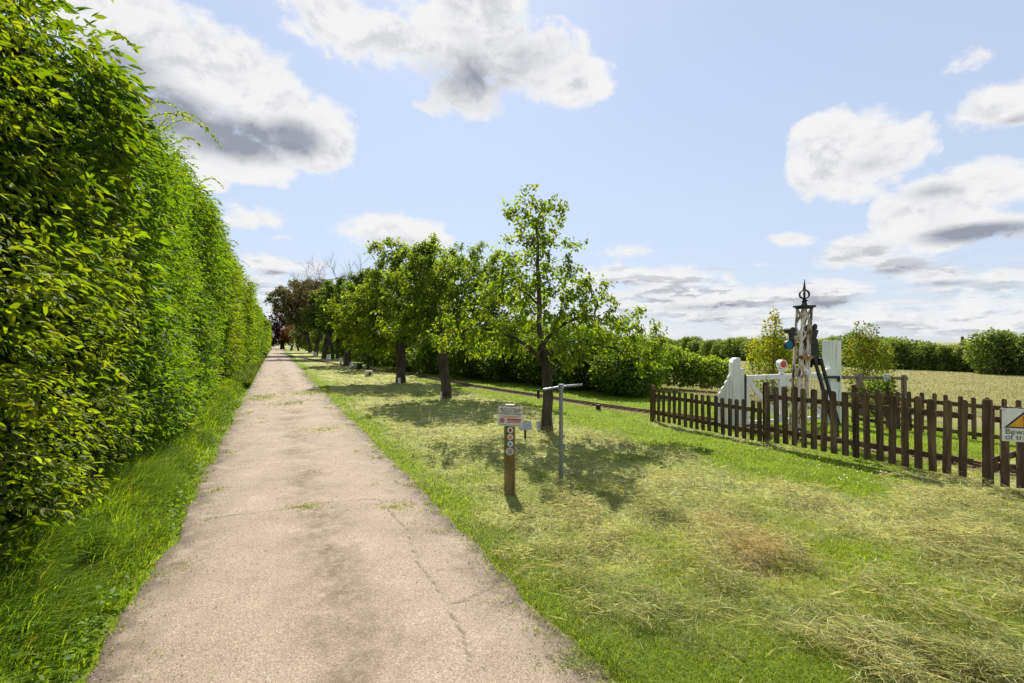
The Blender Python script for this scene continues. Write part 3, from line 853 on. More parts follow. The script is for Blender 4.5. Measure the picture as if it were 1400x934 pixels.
def build_shrubs():
    # the band of bushes behind the little railway
    spots = []
    line = [(870, 545, 1.75), (850, 541, 2.0), (815, 536, 2.5), (780, 532, 2.6), (742, 528, 2.6), (705, 524, 2.7), (668, 520.5, 2.9), (632, 517, 3.0), (600, 513, 3.0), (570, 509.5, 3.2), (545, 506, 3.2), (525, 501, 3.2), (508, 497.5, 3.2), (495, 494, 3.2), (484, 491, 3.4), (474, 488.5, 3.6), (466, 486, 3.8), (457, 484, 4.0), (448, 482.5, 4.2), (439, 481, 4.4), (430, 479.5, 4.6), (421, 478, 4.8), (412, 476.5, 4.8)]
    protos = []
    for v in range(3):
        rg = random.Random(80 + v)
        lumps = [(0, 0, .9, 1.15, 1.0, .95), (rg.uniform(-.7, -.3), rg.uniform(-.2, .3), 1.25, .7, .7, .7), (rg.uniform(.3, .7), rg.uniform(-.3, .2), 1.4, .65, .65, .62), (rg.uniform(-.2, .2), .0, 1.75, .45, .45, .4), (rg.uniform(-.9, .9), -.4, .5, .6, .6, .5)]
        me = bush_mesh('foliage', lumps, 7500, .12, ((.050, .092, .012), (.140, .195, .026)), 60 + v, M_leaf)
        o = empty('shrub', (0, 0, 0)); link('foliage', me, o); stems(o, lumps, 90 + v)
        protos.append(o)
    used = [False] * 3
    for i, (px, py, h) in enumerate(line):
        x, y = G(px, py); v = i % 3; p = protos[v]
        if not used[v]: o = p; used[v] = True
        else:
            o = p.copy(); COL.objects.link(o)
            for ch in p.children:
                c = ch.copy(); COL.objects.link(c); c.parent = o
        k = h / 2.15
        o.location = (x, y + 1.0 * k, -.04); o.scale = (k * 1.15, k, k); o.rotation_euler = (0, 0, i * 2.1)
        tag(o, 'leafy green shrub in the thick row of bushes behind the narrow railway', 'shrub', 'row of bushes behind the railway')
    # paler, lower shrubs behind the low fence
    low = [(905, 528, 1.60, .95), (935, 529, 1.28, .85), (965, 530, 1.12, .8), (992, 531, 1.0, .7), (880, 530, 1.9, 1.0)]
    labs = ['pale green leafy shrub second from the left behind the low fence', 'fresh green shrub in the middle of the five behind the low fence', 'fresh green shrub second from the white stepped post behind the low fence',
            'lowest fresh green shrub right beside the white stepped post', 'tallest pale green shrub behind the corner post of the low fence']
    for i, (px, py, h, rx) in enumerate(low):
        x, y = G(px, py); y += .4
        lumps = [(0, 0, h * .5, rx, .8, h * .5), (-.3 * rx, .1, h * .75, rx * .55, .5, h * .3), (.35 * rx, -.1, h * .8, rx * .5, .5, h * .27)]
        o = empty('shrub', (x, y, 0)); tag(o, labs[i], 'shrub')
        link('foliage', bush_mesh('foliage', lumps, int(2300 * h), .115, ((.085, .140, .016), (.200, .265, .034)), 120 + i, M_leaf), o)
        stems(o, lumps, 130 + i, .012)
    # two yellow-green bushes by the crossing gate
    x, y = (5.9, 16.2)
    lumps = [(0, 0, .95, .72, .6, .8), (-.3, 0, 1.55, .5, .45, .5), (.22, 0, 1.75, .42, .4, .45), (-.05, 0, 2.25, .26, .26, .38), (.0, 0, 2.65, .12, .12, .28)]
    o = empty('golden_shrub', (8.35 - .05, 16.2, -.1)); tag(o, 'upright yellow green shrub with orange tips behind the signal mast', 'shrub')
    link('foliage', bush_mesh('foliage', lumps, 4600, .085, ((.095, .14, .012), (.24, .25, .018), (.30, .17, .03), .06), 140, M_leaf, inner=.1), o); stems(o, lumps, 141, .012)
    lumps = [(0, 0, 1.0, .65, .6, .75), (.28, 0, 1.5, .45, .4, .5), (-.25, 0, 1.6, .42, .4, .45), (.1, 0, 2.05, .22, .22, .38), (-.22, 0, 2.1, .16, .16, .36)]
    o = empty('golden_shrub', (11.2, 16.2, -.1)); tag(o, 'open yellow green shrub with reddish tips behind the small white notice', 'shrub')
    link('foliage', bush_mesh('foliage', lumps, 3600, .085, ((.075, .12, .014), (.17, .20, .022), (.26, .11, .035), .07), 142, M_leaf, inner=.1), o); stems(o, lumps, 143, .012)
    # small leafy plant inside the post and rail pen
    lumps = [(0, 0, .45, .5, .4, .42), (.25, 0, .75, .25, .25, .25)]
    o = empty('leafy_plant', (9.2, 13.1, -.05)); tag(o, 'low leafy plant growing inside the post and rail pen', 'plant')
    link('foliage', bush_mesh('foliage', lumps, 1300, .09, ((.06, .10, .015), (.13, .18, .03)), 144, M_leaf), o); stems(o, lumps, 145, .008)
    # the hedgerow beyond the field
    meshes = []
    for v in range(5):
        rg = random.Random(200 + v)
        lumps = [(0, 0, 1.15, 1.5, 1.2, 1.15), (rg.uniform(-.9, -.4), 0, 1.8, .9, .9, .95), (rg.uniform(.4, .9), 0, 1.9, .85, .85, .95), (rg.uniform(-.3, .3), -.3, 2.3, .6, .6, .7), (rg.uniform(-1, 1), -.6, .5, .8, .7, .6)] + [(rg.uniform(-1.2, 1.2), rg.uniform(-.5, .5), rg.uniform(2.1, 2.6), rg.uniform(.22, .4), .3, rg.uniform(.35, .6)) for _ in range(5)]
        meshes.append(bush_mesh('hedgerow_bush', lumps, 5200, .20, ((.062, .100, .024), (.170, .220, .055)), 210 + v, M_far))
    i = 0
    z0 = -.7
    def hb(x, y, h, lab, grp):
        nonlocal i
        o = link('hedgerow_bush', meshes[i % 5], None, (x, y, z0 - .1)); k = h / 3.0
        o.scale = (k * random.uniform(1.0, 1.3), k * 1.1, k * random.uniform(.9, 1.08)); o.rotation_euler = (0, 0, random.choice((0, PI)) + random.uniform(-.4, .4))
        tag(o, lab, 'bush', grp); i += 1
    P0 = np.array((39.5, 36.5)); P1 = np.array((30, 78.0))
    def seg(a, b, n, h, lab, grp):
        for k in range(n):
            p = a + (b - a) * (k + .5) / n
            hb(p[0] + random.uniform(-.4, .4), p[1] + random.uniform(-.4, .4), h * random.uniform(.84, 1.12), lab, grp)
    seg(np.array((41.5, 31.5)), np.array((37.4, 40.8)), 7, 2.95, 'dense green bush in the hedgerow right of the dark pole', 'hedgerow bushes right of the dark pole')
    seg(np.array((36.6, 43.9)), np.array((32.2, 60.5)), 9, 3.0, 'green bush in the hedgerow between the tall white post and the dark pole', 'hedgerow bushes left of the dark pole')
    seg(np.array((31.8, 62)), np.array((28, 90.0)), 12, 3.0, 'far green bush in the hedgerow seen left of the signal mast', 'far hedgerow bushes')
    seg(np.array((26, 84.0)), np.array((-8, 84)), 15, 3.3, 'far green bush in the hedgerow seen behind the apple tree', 'hedgerow bushes behind the apple tree')
    # dark pole in the gap of the hedgerow
    o = empty('field_pole', (37.35, 42.5, -.7)); tag(o, 'dark wooden pole standing in the gap of the far hedgerow', 'pole')
    mb = MB(); mb.tube([(0, 0, -.1), (0, 0, 1.5), (.03, 0, 2.85)], [.12, .11, .10], 8); mb.build('post', M_fence, o)
    mb = MB(); mb.tube([(.03, 0, 2.85), (.03, 0, 2.93)], [.11, .05], 8); mb.build('cap', M_fence, o)
    for gx, gy, gh in ((37.5, 42.4, 2.1), (36.9, 43.3, 2.3), (37.9, 41.6, 2.5)): hb(gx + .5, gy + .5, gh, 'lower bush filling the gap of the hedgerow around the dark pole', 'low hedgerow bushes at the dark pole')


# ------------------------------------------------------------------ picket fences
def picket_mesh(h, w=.075, th=.022):
    prof = [(-w / 2, 0), (w / 2, 0), (w / 2, h - w * .42)]
    for k in range(1, 6):
        a = PI * k / 6; prof.append((w / 2 * math.cos(a), h - w * .42 + w * .42 * math.sin(a)))
    prof.append((-w / 2, h - w * .42))
    mb = MB(); mb.prism(prof, (0, 0, 0), (1, 0, 0), (0, 0, 1), (0, 1, 0), th)
    return mb.mesh('picket', M_fence)


def post_obj(parent, p, h, w, mat=None, rz=0):
    mb = MB(); mb.box((0, 0, h / 2 - .05), (w, w, h + .1))
    o = mb.build('post', mat or M_fence, parent, bevel=.012, loc=p); o.rotation_euler = (0, 0, rz); return o


def picket_run(name, label, a, b, n, h, z0, rails, side, posts=(), tilt=.032, cat='fence', w=.075):
    """pickets on the camera side of two rails from a to b"""
    a = np.array(a, float); b = np.array(b, float); d = b - a; ln = np.linalg.norm(d); d /= ln; nr = np.array((d[1], -d[0])) * side
    root = empty(name, (a[0], a[1], 0), math.atan2(d[1], d[0])); tag(root, label, cat)
    me = picket_mesh(h, w)
    for k in range(n):
        x = ln * (k + .5) / n
        o = link('picket', me, root, (x + random.uniform(-.006, .006), .045 * side * -1 if False else (-.034 * side), z0 + random.uniform(-.012, .012)))
        o.rotation_euler = (random.uniform(-tilt, tilt) * .5, random.uniform(-tilt, tilt), random.uniform(-.03, .03))
        o.scale = (random.uniform(.95, 1.05), 1, random.uniform(.985, 1.015))
    for z in rails:
        mb = MB(); mb.box((ln / 2, 0, z), (ln + .04, .042, .075)); mb.build('rail', M_fence, root, bevel=.006)
    for x, ph, pw in posts: post_obj(root, (x, .0 + .055 * side, 0), ph, pw)
    return root, d


def build_fences():
    A = G(892, 577); B = G(1046, 610); C = G(1328, 664)
    picket_run('picket_fence', 'low dark picket fence section between the corner post and the gatepost', A, B, 18, .70, .06, (.22, .60), 1, ((-.05, .82, .10),), w=.078)
    r, d = picket_run('picket_fence', 'taller dark picket fence section in front of the signal mast', B, C, 18, .96, .10, (.30, .86), 1, ((-.02, 1.10, .085), (2.92, 1.09, .085)), w=.086)
    # wicket gate with the warning board
    Cv = np.array(C); dv = unit(np.array(C) - np.array(B)); gdir = unit(dv * .62 + np.array((1, 0)) * .85)
    g0 = Cv + gdir * .05 + np.array((.06, -.02))
    root = empty('picket_gate', (g0[0], g0[1], 0), math.atan2(gdir[1], gdir[0])); tag(root, 'dark picket gate carrying the yellow warning board at right edge', 'gate')
    me = picket_mesh(.99, .085)
    for k in range(8):
        o = link('picket', me, root, (.05 + .148 * k, -.034, .03)); o.rotation_euler = (0, random.uniform(-.012, .012), 0); o.scale = (1, 1, random.uniform(.98, 1.01))
    for z in (.27, .84):
        mb = MB(); mb.box((.57, 0, z), (1.16, .04, .07)); mb.build('rail', M_fence, root, bevel=.005)
    mb = MB(); mb.bar((.04, .001, .31), (1.1, .001, .80), .036, .07, up=(0, 0, 1)); mb.build('brace', M_fence, root)
    bw, bh = .42, .40
    mb = MB(); mb.box((0, 0, 0), (bw, .008, bh)); b = mb.build('warning_board', M_plate, root, bevel=.002, loc=(.37, -.054, .79))
    for e, mm, yy, nm in ((0, M_ink, -.006, 'triangle_border'), (.022, M_yellow, -.009, 'warning_triangle')):
        mb = MB(); mb.prism([(-.19 + 1.75 * e, -.036 + e * .75), (.19 - 1.75 * e, -.036 + e * .75), (0, .172 - e * 1.25)], (0, yy, 0), (1, 0, 0), (0, 0, 1), (0, 1, 0), .003); mb.build(nm, mm, b)
    mb = MB(); mb.prism([(-.017, .112), (.017, .112), (.009, .035), (-.009, .035)], (0, -.012, 0), (1, 0, 0), (0, 0, 1), (0, 1, 0), .003)
    mb.prism([(.015 * math.cos(a * PI / 6), -.001 + .015 * math.sin(a * PI / 6)) for a in range(12)], (0, -.012, 0), (1, 0, 0), (0, 0, 1), (0, 1, 0), .003)
    mb.build('exclamation_mark', M_ink, b)
    text('Beware', .092, (-.18, -.0055, -.110), b, M_ink, left=True); text('of trains', .092, (-.18, -.0055, -.176), b, M_ink, left=True)
    for sx in (-1, 1):
        mb = MB(); mb.tube([(sx * (bw / 2 - .02), -.003, bh / 2 - .02), (sx * (bw / 2 - .02), -.007, bh / 2 - .02)], .006, 8); mb.build('screw', M_steel, b)
    # back fence along the far side of the track, shadowed
    picket_run('picket_fence', 'dark picket fence on the far side of the track', (7.55, 11.35), (8.9, 8.55), 15, .78, .0, (.10, .62), 1, ((0, .84, .08), (3.1, .84, .08)), w=.07)
    picket_run('picket_fence', 'dark picket fence at right beyond the gate across the track', (8.96, 8.4), (9.9, 5.6), 15, .80, .0, (.12, .64), 1, ((2.9, .84, .08),), w=.07)
    # grey post and rail pen with a small notice
    root = empty('post_and_rail_fence', (8.2, 13.0, 0)); tag(root, 'weathered post and rail fence with small white notice behind the pickets', 'fence')
    for x, h, w, sh in ((-.15, .92, .07, 0), (.62, 1.0, .13, 0), (1.30, .88, .11, 0), (1.75, .95, .10, 0)):
        post_obj(root, (x, 0, 0), h, w, M_oldwood)
    for z in (.86, .45):
        mb = MB(); mb.bar((-.3, -.0, z + .04), (1.85, -.0, z), .03, .08); mb.build('rail', M_oldwood, root)
    mb = MB(); mb.box((1.27, -.075, .88), (.17, .01, .21)); n = mb.build('notice', M_plate, root)
    mb = MB()
    for k in range(4): mb.box((1.27, -.0815, .94 - .035 * k), (.11 - .02 * (k % 2), .002, .010))
    mb.build('lettering', M_ink, n)


def text(s, size, loc, parent, mat, left=False, ext=.0008):
    cu = bpy.data.curves.new('lettering', 'FONT'); cu.body = s; cu.size = size; cu.extrude = ext
    cu.align_x = 'LEFT' if left else 'CENTER'
    o = bpy.data.objects.new('lettering', cu); COL.objects.link(o)
    dg = bpy.context.evaluated_depsgraph_get(); me = bpy.data.meshes.new_from_object(o.evaluated_get(dg))
    COL.objects.unlink(o); bpy.data.objects.remove(o)
    me.materials.clear(); me.materials.append(mat)
    t = link('lettering', me, parent, loc); t.rotation_euler = (PI / 2, 0, 0); return t


# ------------------------------------------------------------------ posts and plaques on the lawn
def build_posts():
    x, y = G(697, 671)
    root = empty('waymark_post', (x, y, 0), -.16); tag(root, 'square wooden waymark post with white notice and four round markers', 'signpost')
    mb = MB(); mb.box((0, 0, .46), (.118, .118, 1.12)); mb.build('post', M_post, root, bevel=.008)
    mb = MB(); mb.box((0, 0, 1.031), (.112, .112, .02)); mb.build('cap', plain('cut_wood', (.42, .36, .26), .8), root, bevel=.004)
    mb = MB(); mb.box((0, 0, 0), (.295, .006, .232)); b = mb.build('sign_board', M_plate, root, bevel=.0015, loc=(.018, -.066, .905)); b.rotation_euler = (0, .03, 0)
    yy = -.0045
    text('NO ACCESS', .030, (0, yy, .078), b, M_ink); text('BEYOND HERE', .030, (0, yy, .050), b, M_ink); text('WITHOUT A TICKET', .0285, (0, yy, .022), b, M_ink)
    for sx in (-1, 1):
        mb = MB(); mb.prism([(sx * .108 + p, .082 + q) for p, q in disc_prof(.017)], (0, yy, 0), (1, 0, 0), (0, 0, 1), (0, 1, 0), .002); c = mb.build('no_entry_disc', M_red, b)
        mb = MB(); mb.box((sx * .108, yy - .002, .082), (.022, .002, .006)); mb.build('bar', M_disc, c)
    mb = MB()
    for k, wd in enumerate((.22, .20)): mb.box((0, yy, .002 - .011 * k), (wd, .002, .0032))
    mb.build('small_print', M_orange, b)
    mb = MB()
    for k, (wd, hh) in enumerate(((.175, .014), (.16, .010), (.17, .006))): mb.box((.045, yy, -.034 - .019 * k + .002), (wd, .002, hh))
    mb.build('red_print', M_red, b)
    mb = MB(); ring = MB()
    ring.tube([(-.098 + .026 * math.cos(a * PI / 12), yy, -.05 + .026 * math.sin(a * PI / 12)) for a in range(25)], .004, 5); ring.bar((-.116, yy, -.032), (-.08, yy, -.068), .003, .006)
    ring.build('prohibition_ring', M_red, b)
    mb.box((-.100, yy + .001, -.052), (.024, .002, .010)); mb.box((-.088, yy + .001, -.044), (.010, .002, .009)); mb.box((-.110, yy + .001, -.060), (.004, .002, .014)); mb.box((-.092, yy + .001, -.060), (.004, .002, .014)); mb.build('pictogram', M_ink, b)
    mb = MB(); mb.box((.01, yy, -.102), (.22, .002, .003)); mb.build('rule', M_ink, b)
    for z, mm in ((.742, M_dred), (.660, M_orange), (.578, M_blue)):
        mb = MB(); mb.prism(disc_prof(.035), (0, 0, 0), (1, 0, 0), (0, 0, 1), (0, 1, 0), .004); dsk = mb.build('waymark_disc', M_disc, root, loc=(.016, -.062, z))
        mb = MB(); mb.prism([(-.014, -.021), (.014, -.021), (.014, -.001), (.022, -.001), (0, .024), (-.022, -.001), (-.014, -.001)], (0, -.003, 0), (1, 0, 0), (0, 0, 1), (0, 1, 0), .003)
        mb.build('arrow', mm, dsk)
    mb = MB(); mb.prism(disc_prof(.046), (0, 0, 0), (1, 0, 0), (0, 0, 1), (0, 1, 0), .004); dsk = mb.build('waymark_disc', M_disc, root, loc=(.010, -.062, .487)); dsk['label'] = 'larger white disc with lines of dark print'
    mb = MB()
    for zz, segs in ((.026, ((-.018, .016), (.004, .018), (.021, .010))), (.004, ((-.024, .020), (-.001, .018), (.024, .022))), (-.010, ((-.010, .014), (.018, .020))), (-.028, ((-.010, .018), (.012, .020)))):
        for cx, wd in segs: mb.box((cx, -.003, zz), (wd, .002, .010))
    mb.build('print', M_ink, dsk)
    # the steel T pole
    x, y = G(767, 656)
    root = empty('t_pole', (x, y, 0), .05); tag(root, 'grey metal pole with thin crossbar on top standing on the mown grass', 'pole')
    mb = MB(); mb.tube([(0, 0, -.1), (0, 0, 1.23)], .027, 12); mb.build('pole', M_steel, root, smooth=False)
    mb = MB(); mb.tube([(-.235, -.04, 1.178), (.02, 0, 1.214), (.285, .04, 1.235)], .016, 8); mb.build('crossbar', M_steel, root)
    mb = MB(); mb.tube([(0, 0, 1.165), (0, 0, 1.245)], .036, 12); mb.build('collar', M_steel, root)
    # plaques naming the trees
    def plaque(pp, w, h, zc, tilt, label, rz=0, mat=None, peg=True):
        x, y = G(*pp); r = empty('tree_plaque', (x, y, 0), rz); tag(r, label, 'plaque')
        mb = MB(); mb.box((0, 0, 0), (w, .012, h)); b = mb.build('plate', mat or M_plate, r, bevel=.003, loc=(0, -.02, zc)); b.rotation_euler = (tilt, 0, 0)
        if peg:
            mb = MB(); mb.box((0, 0, zc / 2 - .03), (.035, .025, zc + .02)); mb.build('peg', M_black, r)
    plaque((718, 600), .24, .17, .24, -.7, 'grey sloping plaque on dark peg just behind the waymark post', .2, M_greyplate)
    plaque((737, 591), .13, .19, .13, -.25, 'white plaque leaning against the apple tree trunk', .3)
    plaque((604.5, 545.5), .15, .22, .12, -.25, 'white plaque at the foot of the second tree in the row', .45)
    plaque((545.5, 524.5), .12, .24, .13, -.25, 'narrow white plaque at the foot of the third tree in the row', .5)
    plaque((466.5, 498.5), .22, .5, .3, -.2, 'white plaque at the foot of the thick trunked dark tree')
    plaque((448.5, 492.5), .32, .5, .3, -.2, 'white plaque near the slender dark tree')
    plaque((479.5, 503.5), .14, .36, .22, -.2, 'thin white marker right of the thick trunk', 0)
    plaque((485, 504), .2, .30, .2, -.2, 'pale grey marker beside the thin white one', 0, M_greyplate)
    plaque((431, 487.5), .4, .5, .3, -.2, 'white plaque under the spreading grey green tree')
    x, y = G(504, 514.5)
    r = empty('info_box', (x, y, 0), .2); tag(r, 'white box with dark opening and thin upright rod on the grass', 'box')
    mb = MB(); mb.box((0, 0, .16), (.36, .25, .26)); mb.build('case', M_plate, r, bevel=.01)
    mb = MB(); mb.box((.07, -.128, .14), (.12, .01, .14)); mb.build('opening', M_black, r)
    mb = MB(); mb.tube([(.2, 0, -.05), (.2, 0, .85)], .010, 6); mb.build('rod', M_steel, r)
    mb = MB(); mb.box((0, 0, .0), (.06, .06, .12)); mb.build('foot', M_black, r)
    x, y = G(491.5, 506)
    r = empty('dark_bucket', (x, y, 0)); tag(r, 'dark bucket with thin upright cane under the trees', 'bucket')
    mb = MB(); mb.tube([(0, 0, 0), (0, 0, .42), (0, 0, .42)], [.15, .19, .19], 14); mb.build('bucket', M_black, r)
    mb = MB(); mb.tube([(.1, 0, .3), (.12, 0, 1.3)], .012, 6); mb.build('cane', M_steel, r)
    # short black posts beside the track
    for i, (px, py, h, w, lab) in enumerate(((736, 544, .25, .085, 'short black post beside the rails left of the apple trunk'), (571, 517, .24, .11, 'short black post beside the rails near the third tree'), (818, 560, .12, .10, 'low black block lying on the rails right of the apple tree'),
                                             (1167, 615, .15, .06, 'low black stub standing inside the fence near the signal'), (1300, 634, .12, .05, 'low black stub inside the fence left of the gate'))):
        x, y = G(px, py); r = empty('track_post', (x, y, 0), .3 * i); tag(r, lab, 'post')
        mb = MB(); mb.box((0, 0, h / 2 - .02), (w, w, h + .04)); mb.build('stub', M_black, r, bevel=.01)
        mb = MB(); mb.box((0, 0, h + .004), (w * 1.12, w * 1.12, .015)); mb.build('cap', M_black, r)
    x, y = G(563, 516.5)
    o = MB(); o.box((0, 0, .05), (.30, .22, .10)); p = o.build('white_stone', M_plate, bevel=.035, loc=(x, y, 0)); tag(p, 'small white block on the grass by the rails', 'block')


# ------------------------------------------------------------------ narrow railway
def build_track():
    root = empty('railway_track', (RL[60][0], RL[60][1], 0)); tag(root, 'narrow gauge miniature railway track crossing the grass behind the trees', 'railway track')
    inv = np.array(root.location)
    pts = RL; tg = np.gradient(pts, axis=0); tg = tg / np.linalg.norm(tg, axis=1, keepdims=True); nr = np.stack([-tg[:, 1], tg[:, 0]], 1)
    for sd in (-1, 1):
        mb = MB(); P = pts + nr * sd * .095
        z = gz(P[:, 0], P[:, 1])
        for i in range(len(P) - 1):
            mb.bar(np.array((*P[i], z[i] + .045)) - inv, np.array((*P[i + 1], z[i + 1] + .045)) - inv, .020, .035)
        mb.build('rail', M_rust, root)
    mb = MB(); L = np.concatenate([[0], np.cumsum(np.linalg.norm(np.diff(pts, axis=0), axis=1))])
    for u in np.arange(0, L[-1], .24):
        x = np.interp(u, L, pts[:, 0]); y = np.interp(u, L, pts[:, 1]); nx = np.interp(u, L, nr[:, 0]); ny = np.interp(u, L, nr[:, 1])
        z = float(gz(np.array([x]), np.array([y]))[0]) + .006
        mb.bar(np.array((x - nx * .16, y - ny * .16, z)) - inv, np.array((x + nx * .16, y + ny * .16, z)) - inv, .07, .03)
    tag(mb.build('sleepers', M_oldwood, root), kind='stuff')


# ------------------------------------------------------------------ crossing gate and signal
def build_gate():
    x, y = G(1000, 585)
    root = empty('stepped_gatepost', (x, y, 0)); tag(root, 'weathered white gatepost with stepped boards descending on its left', 'gatepost')
    px = 1 / 66.0
    def board(x0, x1, h, h2=None, dy=0, th=.05, nm='board'):
        a, b = (x0 - 1000) * px, (x1 - 1000) * px
        mb = MB(); mb.prism([(a, 0), (b, 0), (b, h2 or h), (a, h)], (0, dy, 0), (1, 0, 0), (0, 0, 1), (0, 1, 0), th); mb.build(nm, M_white, root, bevel=.004)
    a, b = (999.5 - 1000) * px, (1010.5 - 1000) * px
    mb = MB(); h = 1.46
    mb.prism([(a, -.1), (b, -.1), (b, h), (a + .08, h), (a + .025, h - .03), (a, h - .10)], (0, .02, 0), (1, 0, 0), (0, 0, 1), (0, 1, 0), .2); mb.build('post', M_white, root, bevel=.006)
    board(1011, 1016, 1.24, 1.24, .02, .16)
    for k, (x0, h0, h1) in enumerate(((995.6, 1.06, 1.13), (992.0, .93, 1.0), (988.4, .81, .87), (984.8, .70, .75))): board(x0, x0 + 3.2, h0, h1, .03 + .03 * k, .05)
    x2, y2 = G(1137, 578)
    root = empty('tall_gatepost', (x2, y2, 0), .12); tag(root, 'tall square white gatepost right of the signal mast', 'gatepost')
    mb = MB(); mb.box((0, 0, .86), (.27, .26, 1.93)); mb.build('post', M_white, root, bevel=.008)
    mb = MB(); mb.prism([(-.05, -.08), (.05, -.08), (.05, .05), (.025, .08), (-.025, .08), (-.05, .05)], (-.19, -.08, 1.13), (1, 0, 0), (0, 0, 1), (0, 1, 0), .12); mb.build('side_block', M_white, root)
    mb = MB(); mb.bar((-.28, -.13, 1.02), (.06, -.15, 1.02), .05, .05); mb.bar((.05, -.15, 1.03), (.05, -.15, .92), .04); mb.build('latch', M_black, root)
    # crossing gate
    p0 = np.array((x + .31, y + .02)); p1 = np.array((x2 - .16, y2)); d = p1 - p0; ln = np.linalg.norm(d)
    root = empty('crossing_gate', (p0[0], p0[1], 0), math.atan2(d[1], d[0])); tag(root, 'white railway crossing gate with wire mesh and a red lamp', 'gate')
    def bar(nm, a, b, w, dd, mat=M_white): m = MB(); m.bar(a, b, w, dd); return m.build(nm, mat, root)
    bar('top_rail', (0, 0, 1.04), (ln, 0, 1.06), .07, .10); bar('bottom_rail', (0, 0, .10), (ln, 0, .12), .06, .07)
    xm = ln * .44
    m = MB(); m.box((.03, 0, .58), (.06, .062, .90)); m.build('stile', M_white, root)
    m = MB(); m.box((xm, 0, .57), (.15, .066, .86)); m.build('stile', M_white, root)
    m = MB(); m.box((ln - .04, 0, .58), (.06, .062, .90)); m.build('stile', M_white, root)
    bar('brace', (.05, -.002, .98), (xm - .08, -.002, .18), .045, .10); bar('brace', (xm + .08, -.002, .96), (ln - .07, -.002, .18), .045, .10)
    m = MB()
    for k in range(1, 17): m.bar((.06, .035, .12 + .055 * k), (ln - .06, .035, .12 + .055 * k), .005)
    for k in range(1, 26): m.bar((ln * k / 26, .035, .14), (ln * k / 26, .035, 1.0), .005)
    m.build('wire_mesh', M_steel, root)
    m = MB(); m.bar((-.02, 0, .2), (-.02, 0, 1.12), .03); m.bar((-.06, 0, .95), (.10, 0, .95), .025); m.bar((-.06, 0, .22), (.10, 0, .22), .025); m.build('hinge', M_black, root)
    m = MB(); m.box((0, 0, .10), (.12, .12, .03)); m.tube([(0, 0, .0), (0, 0, .10)], [.06, .05], 12); m.tube([(0, .07, .21), (0, -.05, .21)], [.092, .092], 20); lamp = m.build('lamp', M_white, root, loc=(xm, 0, 1.105)); lamp.rotation_euler = (0, 0, -.02)
    m = MB(); m.tube([(0, -.051, .21), (0, -.066, .21)], [.078, .066], 20); m.build('lens', M_redgl, lamp)
    m = MB(); m.tube([(0, -.045, .21), (0, -.056, .21)], [.098, .098], 20, True); m.build('lens_ring', M_disc, lamp)


